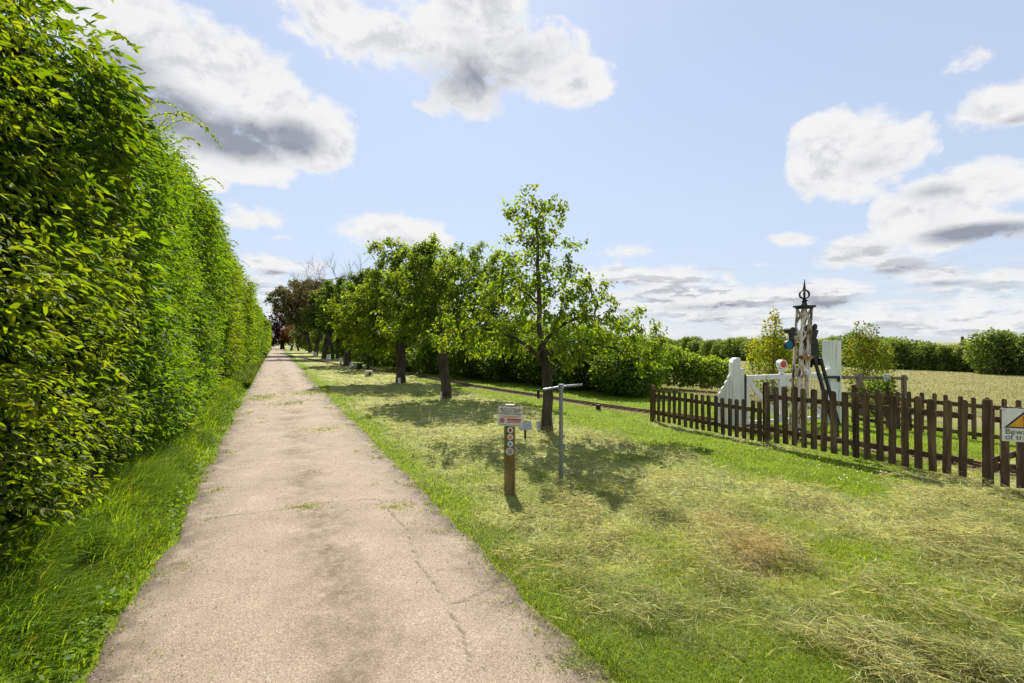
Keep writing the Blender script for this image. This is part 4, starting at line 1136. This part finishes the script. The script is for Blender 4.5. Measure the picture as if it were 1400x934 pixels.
def build_signal():
    x, y = G(1089.5, 602)
    root = empty('signal_mast', (x, y, 0), .10); tag(root, 'short leaning lattice railway signal with black spiked finial and blue lens', 'railway signal')
    H = 2.42; lean = .145
    def at(q, z): return Vector((q[0] + lean * z / H, q[1], z))
    w0, w1 = .088, .082
    c = [(-1, -1), (1, -1), (1, 1), (-1, 1)]
    def cor(k, z):
        w = w0 + (w1 - w0) * z / H; return at((c[k][0] * w, c[k][1] * w), z)
    for k in range(4):
        m = MB(); m.bar(cor(k, -.05), cor(k, H), .032); m.build('corner_post', M_mast, root)
    m = MB(); nseg = 7
    for k in range(4):
        k2 = (k + 1) % 4
        for i in range(nseg):
            za, zb = H * i / nseg + .05, H * (i + 1) / nseg
            zc = (za + zb) / 2
            m.bar(cor(k, za), cor(k2, zb), .008, .026); m.bar(cor(k2, za), cor(k, zb), .008, .026)
    m.build('lattice', M_mast, root)
    m = MB(); m.bar(at((.04, -.09), .1), at((.04, -.09), 2.2), .03); m.build('operating_rod', M_mast, root)
    m = MB(); T = at((0, 0), H)
    m.box((T.x, 0, H + .02), (.27, .27, .035)); m.box((T.x, 0, H - .012), (.22, .22, .022)); m.build('cap', M_black, root, bevel=.006)
    m = MB(); tx = T.x
    m.tube([(tx, 0, H + .04), (tx, 0, H + .07), (tx, 0, H + .10), (tx, 0, H + .12), (tx, 0, H + .125), (tx, 0, H + .15), (tx, 0, H + .17)], [.055, .045, .035, .06, .06, .03, .028], 14)
    for a in (0, PI / 3, 2 * PI / 3):
        loop = []
        for k in range(21):
            th = -PI / 2 + 2 * PI * k / 20
            r = .088 * math.cos(th) * (1 - .12 * math.sin(th)); loop.append((tx + r * math.cos(a), r * math.sin(a), H + .245 + .078 * math.sin(th)))
        m.tube(loop, .013, 6)
    m.tube([(tx, 0, H + .31), (tx, 0, H + .34), (tx, 0, H + .36), (tx + .004, 0, H + .52)], [.02, .026, .022, .003], 10); m.build('finial', M_black, root)
    # spectacle with the blue lens on the left, its hood above
    m = MB(); m.tube([(-.20, -.10, 1.74), (-.20, -.04, 1.74)], [.085, .085], 20); m.box((-.15, -.07, 1.85), (.07, .06, .24)); m.tube([(-.16, -.12, 2.0), (-.16, .05, 2.0)], [.06, .06], 14); m.box((-.10, -.05, 1.93), (.12, .05, .05)); sp = m.build('spectacle', M_black, root)
    m = MB(); m.tube([(-.215, -.101, 1.74), (-.215, -.108, 1.74)], [.066, .06], 20)
    for v in range(len(m.v)): m.v[v] = (m.v[v][0], m.v[v][1], 1.74 + (m.v[v][2] - 1.74) * 1.25)
    m.build('lens', M_bluegl, sp)
    # black arm and weights behind on the right
    m = MB(); m.box((.32, .10, 1.62), (.25, .12, .46)); m.box((.28, .07, 1.90), (.26, .10, .30), Matrix.Rotation(.3, 3, 'Y')); m.box((.34, .08, 2.06), (.16, .12, .07)); m.tube([(.36, .0, 2.08), (.36, .16, 2.08)], .05, 12); m.tube([(.27, .02, 2.1), (.27, .12, 2.1)], .03, 10)
    m.box((.40, .1, 1.82), (.09, .08, .40), Matrix.Rotation(-.2, 3, 'Y')); m.box((.30, .1, 1.40), (.12, .08, .16)); m.build('signal_arm', M_black, root, bevel=.012)
    m = MB(); m.bar((.34, .0, 1.48), (.75, .05, .25), .045); m.bar((.50, .06, 1.50), (.90, .10, .25), .045); m.bar((.48, .0, 1.1), (.62, .06, 1.1), .02); m.bar((.62, .0, .7), (.77, .06, .7), .02); m.bar((.82, .07, .30), (.85, .08, .0), .06); m.build('stay', M_black, root)
    for dx in (-.05, .05):
        m = MB(); m.tube([(dx + .085, -.18, 1.52), (dx + .085, -.12, 1.52)], [.042, .046], 14); m.build('insulator', M_ceram, root)
    m = MB(); m.bar((-.06, -.145, 1.52), (.24, -.145, 1.52), .03, .05); m.build('bracket', M_rust, root)
    m = MB(); m.box((.10, -.16, 1.25), (.10, .06, .09)); m.build('junction_box', M_plate, root, bevel=.006)
    m = MB(); P = [(-.10 + .105 * math.cos(k * PI / 12), -.18, .13 + .105 * math.sin(k * PI / 12)) for k in range(25)]; m.tube(P, .022, 8, False)
    for k in range(4): m.bar((-.10, -.18, .13), (-.10 + .1 * math.cos(k * PI / 2), -.18, .13 + .1 * math.sin(k * PI / 2)), .018)
    m.build('pulley_wheel', M_black, root)


def build_far():
    x, y = G(374.5, 473.5)
    root = empty('field_gate', (x, y, 0), math.atan2(R[1], R[0])); tag(root, 'pale white gate across the far end of the drive', 'gate')
    for k in range(5): m = MB(); m.box((0, 0, .25 + .24 * k), (3.2, .06, .12)); m.build('bar', M_white, root)
    for sx in (-1.6, 1.6): m = MB(); m.box((sx, 0, .65), (.14, .14, 1.4)); m.build('post', M_white, root)
    m = MB(); m.bar((-1.5, -.05, .25), (1.5, -.05, 1.2), .06, .10); m.build('brace', M_white, root)
    x, y = G(404, 479)
    root = empty('picnic_table', (x, y, 0), .3); tag(root, 'small grey wooden picnic table on the grass beneath the far trees', 'table')
    m = MB(); m.box((0, 0, .76), (1.6, .75, .05)); m.build('tabletop', M_oldwood, root)
    for sy in (-.68, .68): m = MB(); m.box((0, sy, .46), (1.6, .26, .05)); m.build('seat', M_oldwood, root)
    for sx in (-.55, .55):
        for sy in (-1, 1): m = MB(); m.bar((sx, sy * .68, -.02), (sx, sy * .25, .75), .05, .1); m.build('leg', M_fence, root)
    x, y = G(396, 476.5)
    root, _ = picket_run('white_picket_fence', 'low white picket fence far off under the reddish tree', (x - 1.5, y), (x + 2.6, y - .5), 16, 1.0, .05, (.3, .8), 1)
    for c in root.children: c.data = c.data.copy(); c.data.materials.clear(); c.data.materials.append(M_white)


# ------------------------------------------------------------------ grass
def build_grass():
    # long verge under the hedge
    n = 62000
    s = np.concatenate([1.0 + 24 * rs.rand(n // 2) ** 1.4, 1.0 + 7.5 * rs.rand(n // 2)])
    q = rs.beta(1.3, 1.5, n)
    lo = -1.95; hi = pathL(s) + .09 - .14 * rs.rand(n) ** .5
    t = lo + (hi - lo) * q
    kp = fbm(s * 3, t * 3, 3, 81) > .36; s, t, hi = s[kp], t[kp], hi[kp]; n = len(s)
    x, y = st2xy(s, t); z = gz(x, y) - .01
    edge = sstep(hi - t, 0, .5)
    h = (.07 + .26 * edge * (.5 + .9 * fbm(s * 1.5, t * 2, 3, 82))) * rs.uniform(.6, 1.35, n)
    wind = math.atan2(R[1], R[0]) + rs.normal(0, .7, n) + (fbm(s * 1.2, t * 1.2, 2, 83) - .5) * 3
    col = jitter(mixcol((.085, .165, .010), (.205, .315, .020), np.clip(rs.rand(n) * .7 + .9 * (fbm(s * 1.4, t * 2, 3, 84) - .4), 0, 1)), .16)
    dry = rs.rand(n) < .02; col[dry] = jitter(np.tile((.30, .26, .12), (dry.sum(), 1)), .15)
    w = rs.uniform(.004, .010, n) * np.maximum(1, s / 7)
    V, Fs, c = blades(x, y, z, h, w, wind, rs.uniform(.25, 1.1, n), col)
    # small broad leaves of weeds along the edge
    m = 9000
    s2 = 1.2 + 16 * rs.rand(m) ** 1.3; t2 = -1.7 + (pathL(s2) + 1.72) * rs.rand(m)
    kp = fbm(s2 * 2.4, t2 * 2.4, 3, 86) > .5; s2, t2 = s2[kp], t2[kp]; m = len(s2)
    x2, y2 = st2xy(s2, t2); C = np.stack([x2, y2, gz(x2, y2) + rs.uniform(.02, .17, m)], 1)
    Lk = rs.uniform(.025, .055, m)
    V2, F2, c2 = leaves(C, rnd(m) * np.array((1, 1, .3)), np.array((0, 0, 1.)) + .5 * rnd(m), Lk, Lk * .75, jitter(np.tile((.11, .19, .012), (m, 1)), .25), False, .1, .15)
    # far verge
    k = 16000; s3 = 22 + 140 * rs.rand(k) ** 1.8; t3 = -1.75 + .85 * rs.rand(k); x3, y3 = st2xy(s3, t3)
    V3, Fs3, c3 = blades(x3, y3, gz(x3, y3), rs.uniform(.15, .5, k), .02 + s3 * .0012, rs.uniform(0, 7, k), rs.uniform(.2, .8, k), jitter(np.tile((.085, .135, .02), (k, 1)), .2))
    # cow parsley heads
    o1 = len(V); o2 = o1 + len(V2)
    me = mesh_np('verge_grass', np.concatenate([V, V2, V3]), [Fs[0], Fs[1], F2 + o1, Fs3[0] + o2, Fs3[1] + o2], M_grass, np.concatenate([c, c2, c3]))
    tag(link('verge_grass', me), 'long green grass and weeds between hedge and drive', 'grass', kind='stuff')
    # lawn
    n = 330000
    py = 474 + 540 * rs.rand(n) ** 1.15; px = rs.uniform(-120, 1520, n)
    x, y = G(px, py); s, t = xy2st(x, y)
    y0 = y
    hf = hayf(x, y); rd = rail_dist(x, y)
    inR = (t > pathR(s) - .16 * rs.rand(n) ** 2.5 * (fbm(x * 5, y * 5, 2, 15) > .42)) & (y < 60) & (t < 12.5)
    pr = np.where(hf > .5, .50, 1.0) * (1 - .85 * brownf(x, y)) * np.where(rd < .3, .15, 1.0)
    kp = inR & (rs.rand(n) < pr)
    # tufts on the drive
    x, y, s, t, hf = x[kp], y[kp], s[kp], t[kp], hf[kp]
    tx = []; ty = []
    for a, b, k, r in ((418, 697, 260, .07), (536, 697, 150, .09), (432, 588, 130, .2), (600, 730, 40, .05), (455, 590, 80, .2), (790, 912, 160, .10), (555, 700, 60, .10), (570, 720, 40, .06), (590, 705, 40, .08)):
        cx, cy = G(a, b); tx.append(cx + rs.normal(0, r * 1.6, k)); ty.append(cy + rs.normal(0, r * .6, k))
    for k in range(110):
        sq = 1.6 + 14 * random.random() ** 1.4; q1 = np.array([sq])
        tq = float(pathL(q1)[0]) + random.expovariate(9) if k % 2 else float(pathR(q1)[0]) - random.expovariate(9)
        cx, cy = st2xy(sq, tq); m_ = random.randint(12, 45); rr = random.uniform(.025, .06); tx.append(cx + rs.normal(0, rr, m_)); ty.append(cy + rs.normal(0, rr, m_))
    tx = np.concatenate(tx); ty = np.concatenate(ty); nt_ = len(tx)
    x = np.concatenate([x, tx]); y = np.concatenate([y, ty]); hf = np.concatenate([hf, np.full(nt_, .3)])
    s, t = xy2st(x, y); n = len(x)
    edge = 1 - sstep(t - pathR(s), .0, .5)
    onp = np.arange(n) >= n - nt_
    h = (.030 + .035 * rs.rand(n) + .05 * edge * rs.rand(n) + .035 * (fbm(x * 2, y * 2, 3, 88) > .58) * rs.rand(n))
    h = np.where(onp, .02 + .03 * rs.rand(n), h)
    gcol = mixcol((.120, .195, .009), (.265, .350, .014), np.clip(.55 * rs.rand(n) + .9 * (fbm(x * 1.3, y * 1.3, 3, 89) - .3), 0, 1))
    hc = mixcol((.24, .29, .075), (.45, .445, .19), rs.rand(n))
    f = np.clip(hf * 1.1 - .15 + .25 * rs.normal(size=n), 0, 1)
    col = jitter(gcol * (1 - f[:, None] * .75) + hc * f[:, None] * .75, .15)
    w = np.maximum(.0032, y * .0009) * rs.uniform(.7, 1.3, n)
    z = np.where(onp, .015, gz(x, y) - .004)
    V, Fs, c = blades(x, y, z, h, w, rs.uniform(0, 2 * PI, n), rs.uniform(.5, 1.6, n), col)
    me = mesh_np('lawn_grass', V, Fs, M_grass, c)
    tag(link('lawn_grass', me), 'short mown grass right of the drive', 'grass', kind='stuff')
    n = 90000
    py = 482 + 90 * rs.rand(n) ** 1.4; px = rs.uniform(850, 1500, n); x, y = G(px, py, -.5); s, t = xy2st(x, y)
    kp = (t > 12.8) & (x > 6) & (y < 75); x, y, t = x[kp], y[kp], t[kp]; n = len(x)
    row = fbm(x * .12 + y * .5, y * .08, 3, 12); patch = fbm(x * .9, y * .9, 3, 5)
    col = jitter(mixcol((.22, .225, .065), (.32, .30, .125), np.clip(.45 * rs.rand(n) + patch * 1.1 - .2, 0, 1)), .1)
    V, Fs, c = blades(x, y, gz(x, y) - .01, rs.uniform(.04, .09, n) * (.6 + .8 * row), np.maximum(.012, y * .0011), rs.uniform(0, 7, n), rs.uniform(.3, 1.4, n), col)
    tag(link('field_stubble', mesh_np('field_stubble', V, Fs, M_hay, c)), 'short pale stubble covering the mown field beyond the fence', 'stubble', kind='stuff')
    # hay lying on the lawn and blown on the drive
    n = 420000
    py = 478 + 540 * rs.rand(n) ** 1.1; px = rs.uniform(-60, 1500, n)
    x, y = G(px, py); s, t = xy2st(x, y)
    hf = hayf(x, y); cl = fbm(x * 2.6, y * 2.6, 3, 9)
    kp = (t > pathR(s) + .03) & (y < 40) & (t < 8.3 + 0 * s) & (rs.rand(n) < hf * np.clip(.15 + 1.9 * (cl - .25), 0, 1)) & (rail_dist(x, y) > .25)
    x, y, hf, cl = x[kp], y[kp], hf[kp], cl[kp]
    ex = []; ey = []
    k = 1500; sp = 1.5 + 30 * rs.rand(k) ** 1.2; tp = np.where(rs.rand(k) < .6, 1.6 - .35 * rs.rand(k) ** 2, rs.uniform(-.8, 1.6, k)); xx, yy = st2xy(sp, tp); ex.append(xx); ey.append(yy)
    for a, b, kk, r in ((358, 545, 700, 1.0), (432, 537, 700, 1.0), (395, 552, 350, .7), (440, 590, 200, .4), (420, 697, 60, .15), (540, 695, 60, .15), (790, 912, 200, .12), (770, 905, 60, .15)):
        cx, cy = G(a, b); ex.append(cx + rs.normal(0, r * .35, kk)); ey.append(cy + rs.normal(0, r * .6, kk))
    ex = np.concatenate(ex); ey = np.concatenate(ey); _, et = xy2st(ex, ey); ne = len(ex)
    x = np.concatenate([x, ex]); y = np.concatenate([y, ey]); cl = np.concatenate([cl, np.full(ne, .2)])
    n = len(x); onp = np.arange(n) >= n - ne
    z = np.where(onp, .035, gz(x, y) + .012 + .05 * rs.rand(n) * np.clip((cl - .25) * 3, .2, 1.2) + .09 * rs.rand(n) * sstep(cl, .52, .66))
    a = rs.uniform(0, 2 * PI, n) + (fbm(x * .8, y * .8, 2, 95) - .5) * 4
    D = np.stack([np.cos(a), np.sin(a), rs.normal(0, .22, n) * ~onp], 1)
    Lk = np.where(onp, .05, .11) * rs.uniform(.5, 1.6, n) * np.maximum(1, y / 9)
    W = np.maximum(.0028, y * .0008) * rs.uniform(.7, 1.4, n)
    tone = np.clip(fbm(x * 1.1, y * 1.1, 3, 96) * 1.5 - .4 + .35 * rs.normal(size=n) + 1.6 * (cl - .45), 0, 1)
    col = jitter(mixcol((.31, .365, .14), (.60, .565, .30), tone * np.clip(.45 + .65 * (1 - sstep(xy2st(x, y)[0], 3.5, 6.5)), 0, 1)), .14)
    bf = brownf(x, y)[:, None]; col = col * (1 - bf) + jitter(np.tile((.52, .40, .20), (n, 1)), .15) * bf
    V, Fa, c = leaves(np.stack([x, y, z], 1), D, np.array((0, 0, 1.)) + .6 * rnd(n), Lk, W, col, False, .3, .06)
    tag(link('hay_clippings', mesh_np('hay_clippings', V, [Fa], M_hay, c)), 'pale cut hay strewn over the lawn', 'hay', kind='stuff')
    # daisies
    n = 2600
    x, y = G(rs.uniform(820, 1230, n), rs.uniform(565, 720, n)); s, t = xy2st(x, y)
    kp = (hayf(x, y) < .12) & (fbm(x * 1.2, y * 1.2, 3, 97) > .52) & (t < 8) & (rs.rand(n) < .25); x, y = x[kp], y[kp]; n = len(x)
    a0 = np.arange(6) * PI / 3
    r = rs.uniform(.005, .008, n)
    V = np.stack([x[:, None] + r[:, None] * np.cos(a0), y[:, None] + r[:, None] * np.sin(a0), (gz(x, y) + .06)[:, None] + 0 * a0 + .004 * rs.normal(size=(n, 6))], 2).reshape(-1, 3)
    me = mesh_np('daisies', V, [np.arange(n)[:, None] * 6 + np.arange(6)], M_disc)
    tag(link('daisies', me), 'tiny white daisies scattered in the green grass', 'flowers', kind='stuff')
    # pebbles and grit along the edges of the drive
    n = 6000
    s = 1.4 + 9 * rs.rand(n) ** 1.4; e = rs.rand(n)
    t = np.where(e < .4, pathL(s) + .02 + rs.exponential(.14, n), np.where(e < .75, pathR(s) - .02 - rs.exponential(.12, n), rs.uniform(-.8, 1.5, n)))
    x, y = st2xy(s, t); r = rs.uniform(.0018, .0065, n) * (1 + .6 * (rs.rand(n) < .08))
    base = np.array([(1, 0, 0), (-.5, .87, 0), (-.5, -.87, 0), (0, 0, .9)])
    an = rs.uniform(0, 7, n)
    ca, sa = np.cos(an)[:, None], np.sin(an)[:, None]
    bx = base[:, 0] * ca - base[:, 1] * sa; by_ = base[:, 0] * sa + base[:, 1] * ca
    V = np.stack([x[:, None] + r[:, None] * bx, y[:, None] + r[:, None] * by_, .026 + r[:, None] * base[:, 2] * rs.uniform(.5, 1, (n, 1))], 2).reshape(-1, 3)
    b4 = np.arange(n)[:, None] * 4
    col = np.repeat(jitter(mixcol((.045, .035, .025), (.42, .37, .31), rs.rand(n) ** 1.8), .2), 4, 0)
    me = mesh_np('grit', V, [np.concatenate([b4 + [0, 1, 3], b4 + [1, 2, 3], b4 + [2, 0, 3]])], M_hay, col)
    tag(link('grit', me), 'loose grit and pebbles on the drive', 'grit', kind='stuff')


# ------------------------------------------------------------------ sky, sun, camera
SUN_EL = 47.0; SUN_AZ = -7.0       # azimuth from +Y towards +X
SKY = 0.10


def build_world():
    w = bpy.data.worlds.new('World'); SC.world = w; w.use_nodes = True
    nt = w.node_tree; nt.nodes.clear(); L = nt.links.new
    sky = N(nt, 'ShaderNodeTexSky', sky_type='NISHITA', sun_disc=False)
    sky.sun_elevation = math.radians(SUN_EL); sky.sun_rotation = math.radians(SUN_AZ)
    sky.air_density = 1.0; sky.dust_density = .35; sky.ozone_density = 2.2
    tc = N(nt, 'ShaderNodeTexCoord')
    sep = N(nt, 'ShaderNodeSeparateXYZ'); L(tc.outputs['Generated'], sep.inputs[0])

    def M(op, a, b=None, c=None):
        n = N(nt, 'ShaderNodeMath', operation=op)
        for i, v in enumerate((a, b, c)):
            if v is None: continue
            if isinstance(v, (int, float)): n.inputs[i].default_value = v
            else: L(v, n.inputs[i])
        return n.outputs[0]

    def sm(v, a, b):
        n = N(nt, 'ShaderNodeMapRange', interpolation_type='SMOOTHSTEP', inp={1: a, 2: b, 3: 0.0, 4: 1.0}); L(v, n.inputs[0]); return n.outputs[0]
    az = M('ARCTAN2', sep.outputs[0], sep.outputs[1]); el = M('ARCSINE', sep.outputs[2])
    cb = N(nt, 'ShaderNodeCombineXYZ'); L(az, cb.inputs[0]); L(el, cb.inputs[1]); P = cb.outputs[0]

    def fb(scale, detail, rough, sx=1.0, sy=1.0, off=0.0, dist=0.0, up=0.0):
        mp = N(nt, 'ShaderNodeMapping'); mp.inputs['Scale'].default_value = (sx, sy, 1); mp.inputs['Location'].default_value = (off, off * .7 + up * sy, off)
        L(P, mp.inputs[0])
        n = N(nt, 'ShaderNodeTexNoise', inp={'Scale': scale, 'Detail': detail, 'Roughness': rough, 'Distortion': dist}); L(mp.outputs[0], n.inputs['Vector']); return n.outputs[0]
    # elevation-dependent flattening of the billows
    na = fb(7.5, 9, .60, 1, 1.35, 1.3, .3)
    nb = fb(20, 7, .62, 1, 1.5, 4.1)
    nz = M('ADD', M('MULTIPLY', M('SUBTRACT', na, .5), 2.3), M('MULTIPLY', M('SUBTRACT', nb, .5), .9))
    na2 = fb(7.5, 9, .60, 1, 1.35, 1.3, .3, .030); nb2 = fb(20, 7, .62, 1, 1.5, 4.1, 0, .014)
    nz2 = M('ADD', M('MULTIPLY', M('SUBTRACT', na2, .5), 2.3), M('MULTIPLY', M('SUBTRACT', nb2, .5), .9))
    nflat = fb(11, 8, .6, .8, 3.0, 7.7); nflat2 = fb(11, 8, .6, .8, 3.0, 7.7, 0, .011)

    def ang(px, py):
        a = math.atan((px - 700) / 700); return a, math.atan((467 - py) / 700 * math.cos(a))

    def field(blobs, soft=True):
        out = None
        for b in blobs:
            px, py, rx, ry = b[:4]; k = b[4] if len(b) > 4 else 1.0
            a, e = ang(px, py); a1, _ = ang(px + rx, py); _, e1 = ang(px, py - ry); a2, _ = ang(px - rx, py); _, e2 = ang(px, py + ry)
            sub = N(nt, 'ShaderNodeVectorMath', operation='SUBTRACT'); L(P, sub.inputs[0]); sub.inputs[1].default_value = (a, e, 0)
            mul = N(nt, 'ShaderNodeVectorMath', operation='MULTIPLY'); L(sub.outputs[0], mul.inputs[0]); mul.inputs[1].default_value = (2 / (a1 - a2), 2 / (e1 - e2), 0)
            ln = N(nt, 'ShaderNodeVectorMath', operation='LENGTH'); L(mul.outputs[0], ln.inputs[0])
            v = M('MULTIPLY', M('SUBTRACT', 1.0, ln.outputs['Value']), k * (min(1.0, max(.45, b[3] / 42)) if soft else 1.0))
            out = v if out is None else M('SMOOTH_MAX', out, v, .15)
        return out
    blobs = [(150, 20, 130, 75), (225, 75, 150, 75), (315, 100, 105, 60), (390, 165, 95, 62), (240, 180, 120, 62), (330, 215, 100, 42), (445, 200, 55, 50), (270, 235, 60, 22),
             (440, 10, 60, 62, .8), (540, 60, 90, 45, .85), (640, 55, 110, 80), (710, 85, 100, 60), (640, 125, 75, 38), (790, 110, 50, 38), (640, 5, 90, 50),
             (1150, 180, 70, 42), (1195, 205, 80, 52), (1125, 225, 50, 52), (1240, 195, 45, 34), (1150, 250, 55, 30),
             (1375, 145, 85, 42), (1290, 285, 100, 48), (1360, 250, 80, 45), (1340, 310, 120, 28), (1300, 300, 100, 34),
             (860, 345, 38, 15), (850, 378, 55, 16), (920, 385, 70, 20), (960, 410, 105, 17), (1180, 350, 60, 26), (1215, 362, 50, 18), (1290, 378, 95, 16), (1140, 408, 60, 20),
             (360, 300, 62, 24), (385, 325, 45, 14), (378, 363, 65, 17), (535, 315, 70, 21), (590, 330, 50, 14), (1330, 82, 45, 14, .5), (1080, 328, 30, 8, .6)]
    fld = field(blobs)
    D = M('ADD', M('ADD', fld, M('MULTIPLY', M('MINIMUM', M('ADD', fld, .12), 0.0), 3.0)), M('MULTIPLY', M('MAXIMUM', nz, -.42), .95))
    # low band of flat cumulus towards the horizon, and broken cloud in the sky outside
    lowm = M('MULTIPLY', sm(el, -.02, .015), M('SUBTRACT', 1.0, sm(el, .075, .20)))
    lowd = M('SUBTRACT', M('ADD', M('MULTIPLY', lowm, .42), M('MULTIPLY', M('SUBTRACT', nflat, .5), 2.2)), M('ADD', .28, M('MULTIPLY', M('SUBTRACT', 1.0, lowm), .6)))
    away = M('MULTIPLY', M('MAXIMUM', sm(M('ABSOLUTE', az), .95, 1.15), sm(el, .72, .9)), .9)
    awd = M('ADD', M('MULTIPLY', nz, .9), M('SUBTRACT', M('MULTIPLY', away, 2.1), 1.95))
    D = M('MAXIMUM', M('MAXIMUM', D, lowd), awd)
    alpha = sm(D, -.09, .31)
    grey = field([(215, 150, 120, 50, 1.5), (320, 190, 110, 42, 1.5), (400, 190, 60, 36, 1.3), (645, 108, 110, 58, .85), (715, 78, 70, 40, .5), (160, 95, 100, 60, 1.0), (1190, 225, 60, 20, .5), (1340, 318, 110, 18, 1.4), (1275, 262, 60, 15, .6), (1385, 165, 50, 12, .7),
                  (1210, 372, 50, 9, 1.0), (1290, 388, 85, 7, .9), (1140, 418, 45, 9, .9), (960, 420, 80, 8, .6), (860, 388, 45, 7, .6), (535, 328, 45, 7, .4), (370, 372, 50, 6, .5), (620, 40, 40, 16, .35)], False)
    gfac = M('MULTIPLY', sm(M('ADD', grey, M('MULTIPLY', nz, .45)), -.05, 1.05), .92)
    thick = M('ADD', M('MULTIPLY', sm(D, .5, 1.4), .10), M('MULTIPLY', M('MULTIPLY', sm(M('SUBTRACT', nz2, nz), -.12, .35), sm(D, .1, .5)), .38))
    lowg = M('MULTIPLY', lowm, M('MULTIPLY', sm(M('SUBTRACT', nflat2, nflat), -.01, .09), .62))
    gtot = M('MINIMUM', M('ADD', M('ADD', gfac, thick), lowg), 1.0)
    cc = N(nt, 'ShaderNodeMix', data_type='RGBA'); L(gtot, cc.inputs[0])
    k = 1.0 / SKY
    cc.inputs[6].default_value = (.485 * k, .485 * k, .49 * k, 1); cc.inputs[7].default_value = (.175 * k, .187 * k, .222 * k, 1)
    # pale haze low in the sky
    hz = N(nt, 'ShaderNodeMix', data_type='RGBA'); L(M('MULTIPLY', M('SUBTRACT', 1.0, sm(el, -.02, .50)), .55), hz.inputs[0]); L(sky.outputs[0], hz.inputs[6]); hz.inputs[7].default_value = (.33 * k, .365 * k, .42 * k, 1)
    veil = N(nt, 'ShaderNodeMix', data_type='RGBA', inp={0: .66}); L(hz.outputs[2], veil.inputs[6]); veil.inputs[7].default_value = (.318 * k, .352 * k, .425 * k, 1)
    fin = N(nt, 'ShaderNodeMix', data_type='RGBA'); L(alpha, fin.inputs[0]); L(veil.outputs[2], fin.inputs[6]); L(cc.outputs[2], fin.inputs[7])
    bg = N(nt, 'ShaderNodeBackground', inp={'Strength': SKY}); L(fin.outputs[2], bg.inputs[0])
    o = N(nt, 'ShaderNodeOutputWorld'); L(bg.outputs[0], o.inputs[0])
    w.cycles.sampling_method = 'MANUAL'; w.cycles.sample_map_resolution = 512
    sun = bpy.data.lights.new('sun', 'SUN'); sun.energy = 4.6; sun.angle = math.radians(.53); sun.color = (1.0, .95, .86)
    so = bpy.data.objects.new('sun', sun); COL.objects.link(so)
    e, a = math.radians(SUN_EL), math.radians(SUN_AZ)
    d = Vector((math.cos(e) * math.sin(a), math.cos(e) * math.cos(a), math.sin(e)))
    so.rotation_euler = d.to_track_quat('Z', 'Y').to_euler(); so.location = d * 60


def build_camera():
    c = bpy.data.cameras.new('camera'); c.lens = 18.0; c.sensor_width = 36; c.clip_end = 4000; c.clip_start = .05
    o = bpy.data.objects.new('camera', c); COL.objects.link(o); o.location = (0, 0, CAMH); o.rotation_euler = (PI / 2, 0, 0)
    SC.camera = o
    v = SC.view_settings; v.view_transform = 'Standard'; v.look = 'None'; v.gamma = 1; v.use_curve_mapping = False; v.exposure = .9
    cy = SC.cycles
    cy.max_bounces = 6; cy.diffuse_bounces = 3; cy.glossy_bounces = 2; cy.transmission_bounces = 4; cy.transparent_max_bounces = 4
    cy.use_denoising = True; cy.denoiser = 'OPENIMAGEDENOISE'; cy.denoising_input_passes = 'RGB_ALBEDO_NORMAL'; cy.denoising_prefilter = 'NONE'


build_world(); build_camera(); build_ground(); build_path(); build_hedge(); build_trees(); build_shrubs(); build_fences(); build_posts()
build_track(); build_gate(); build_signal(); build_far(); build_grass()
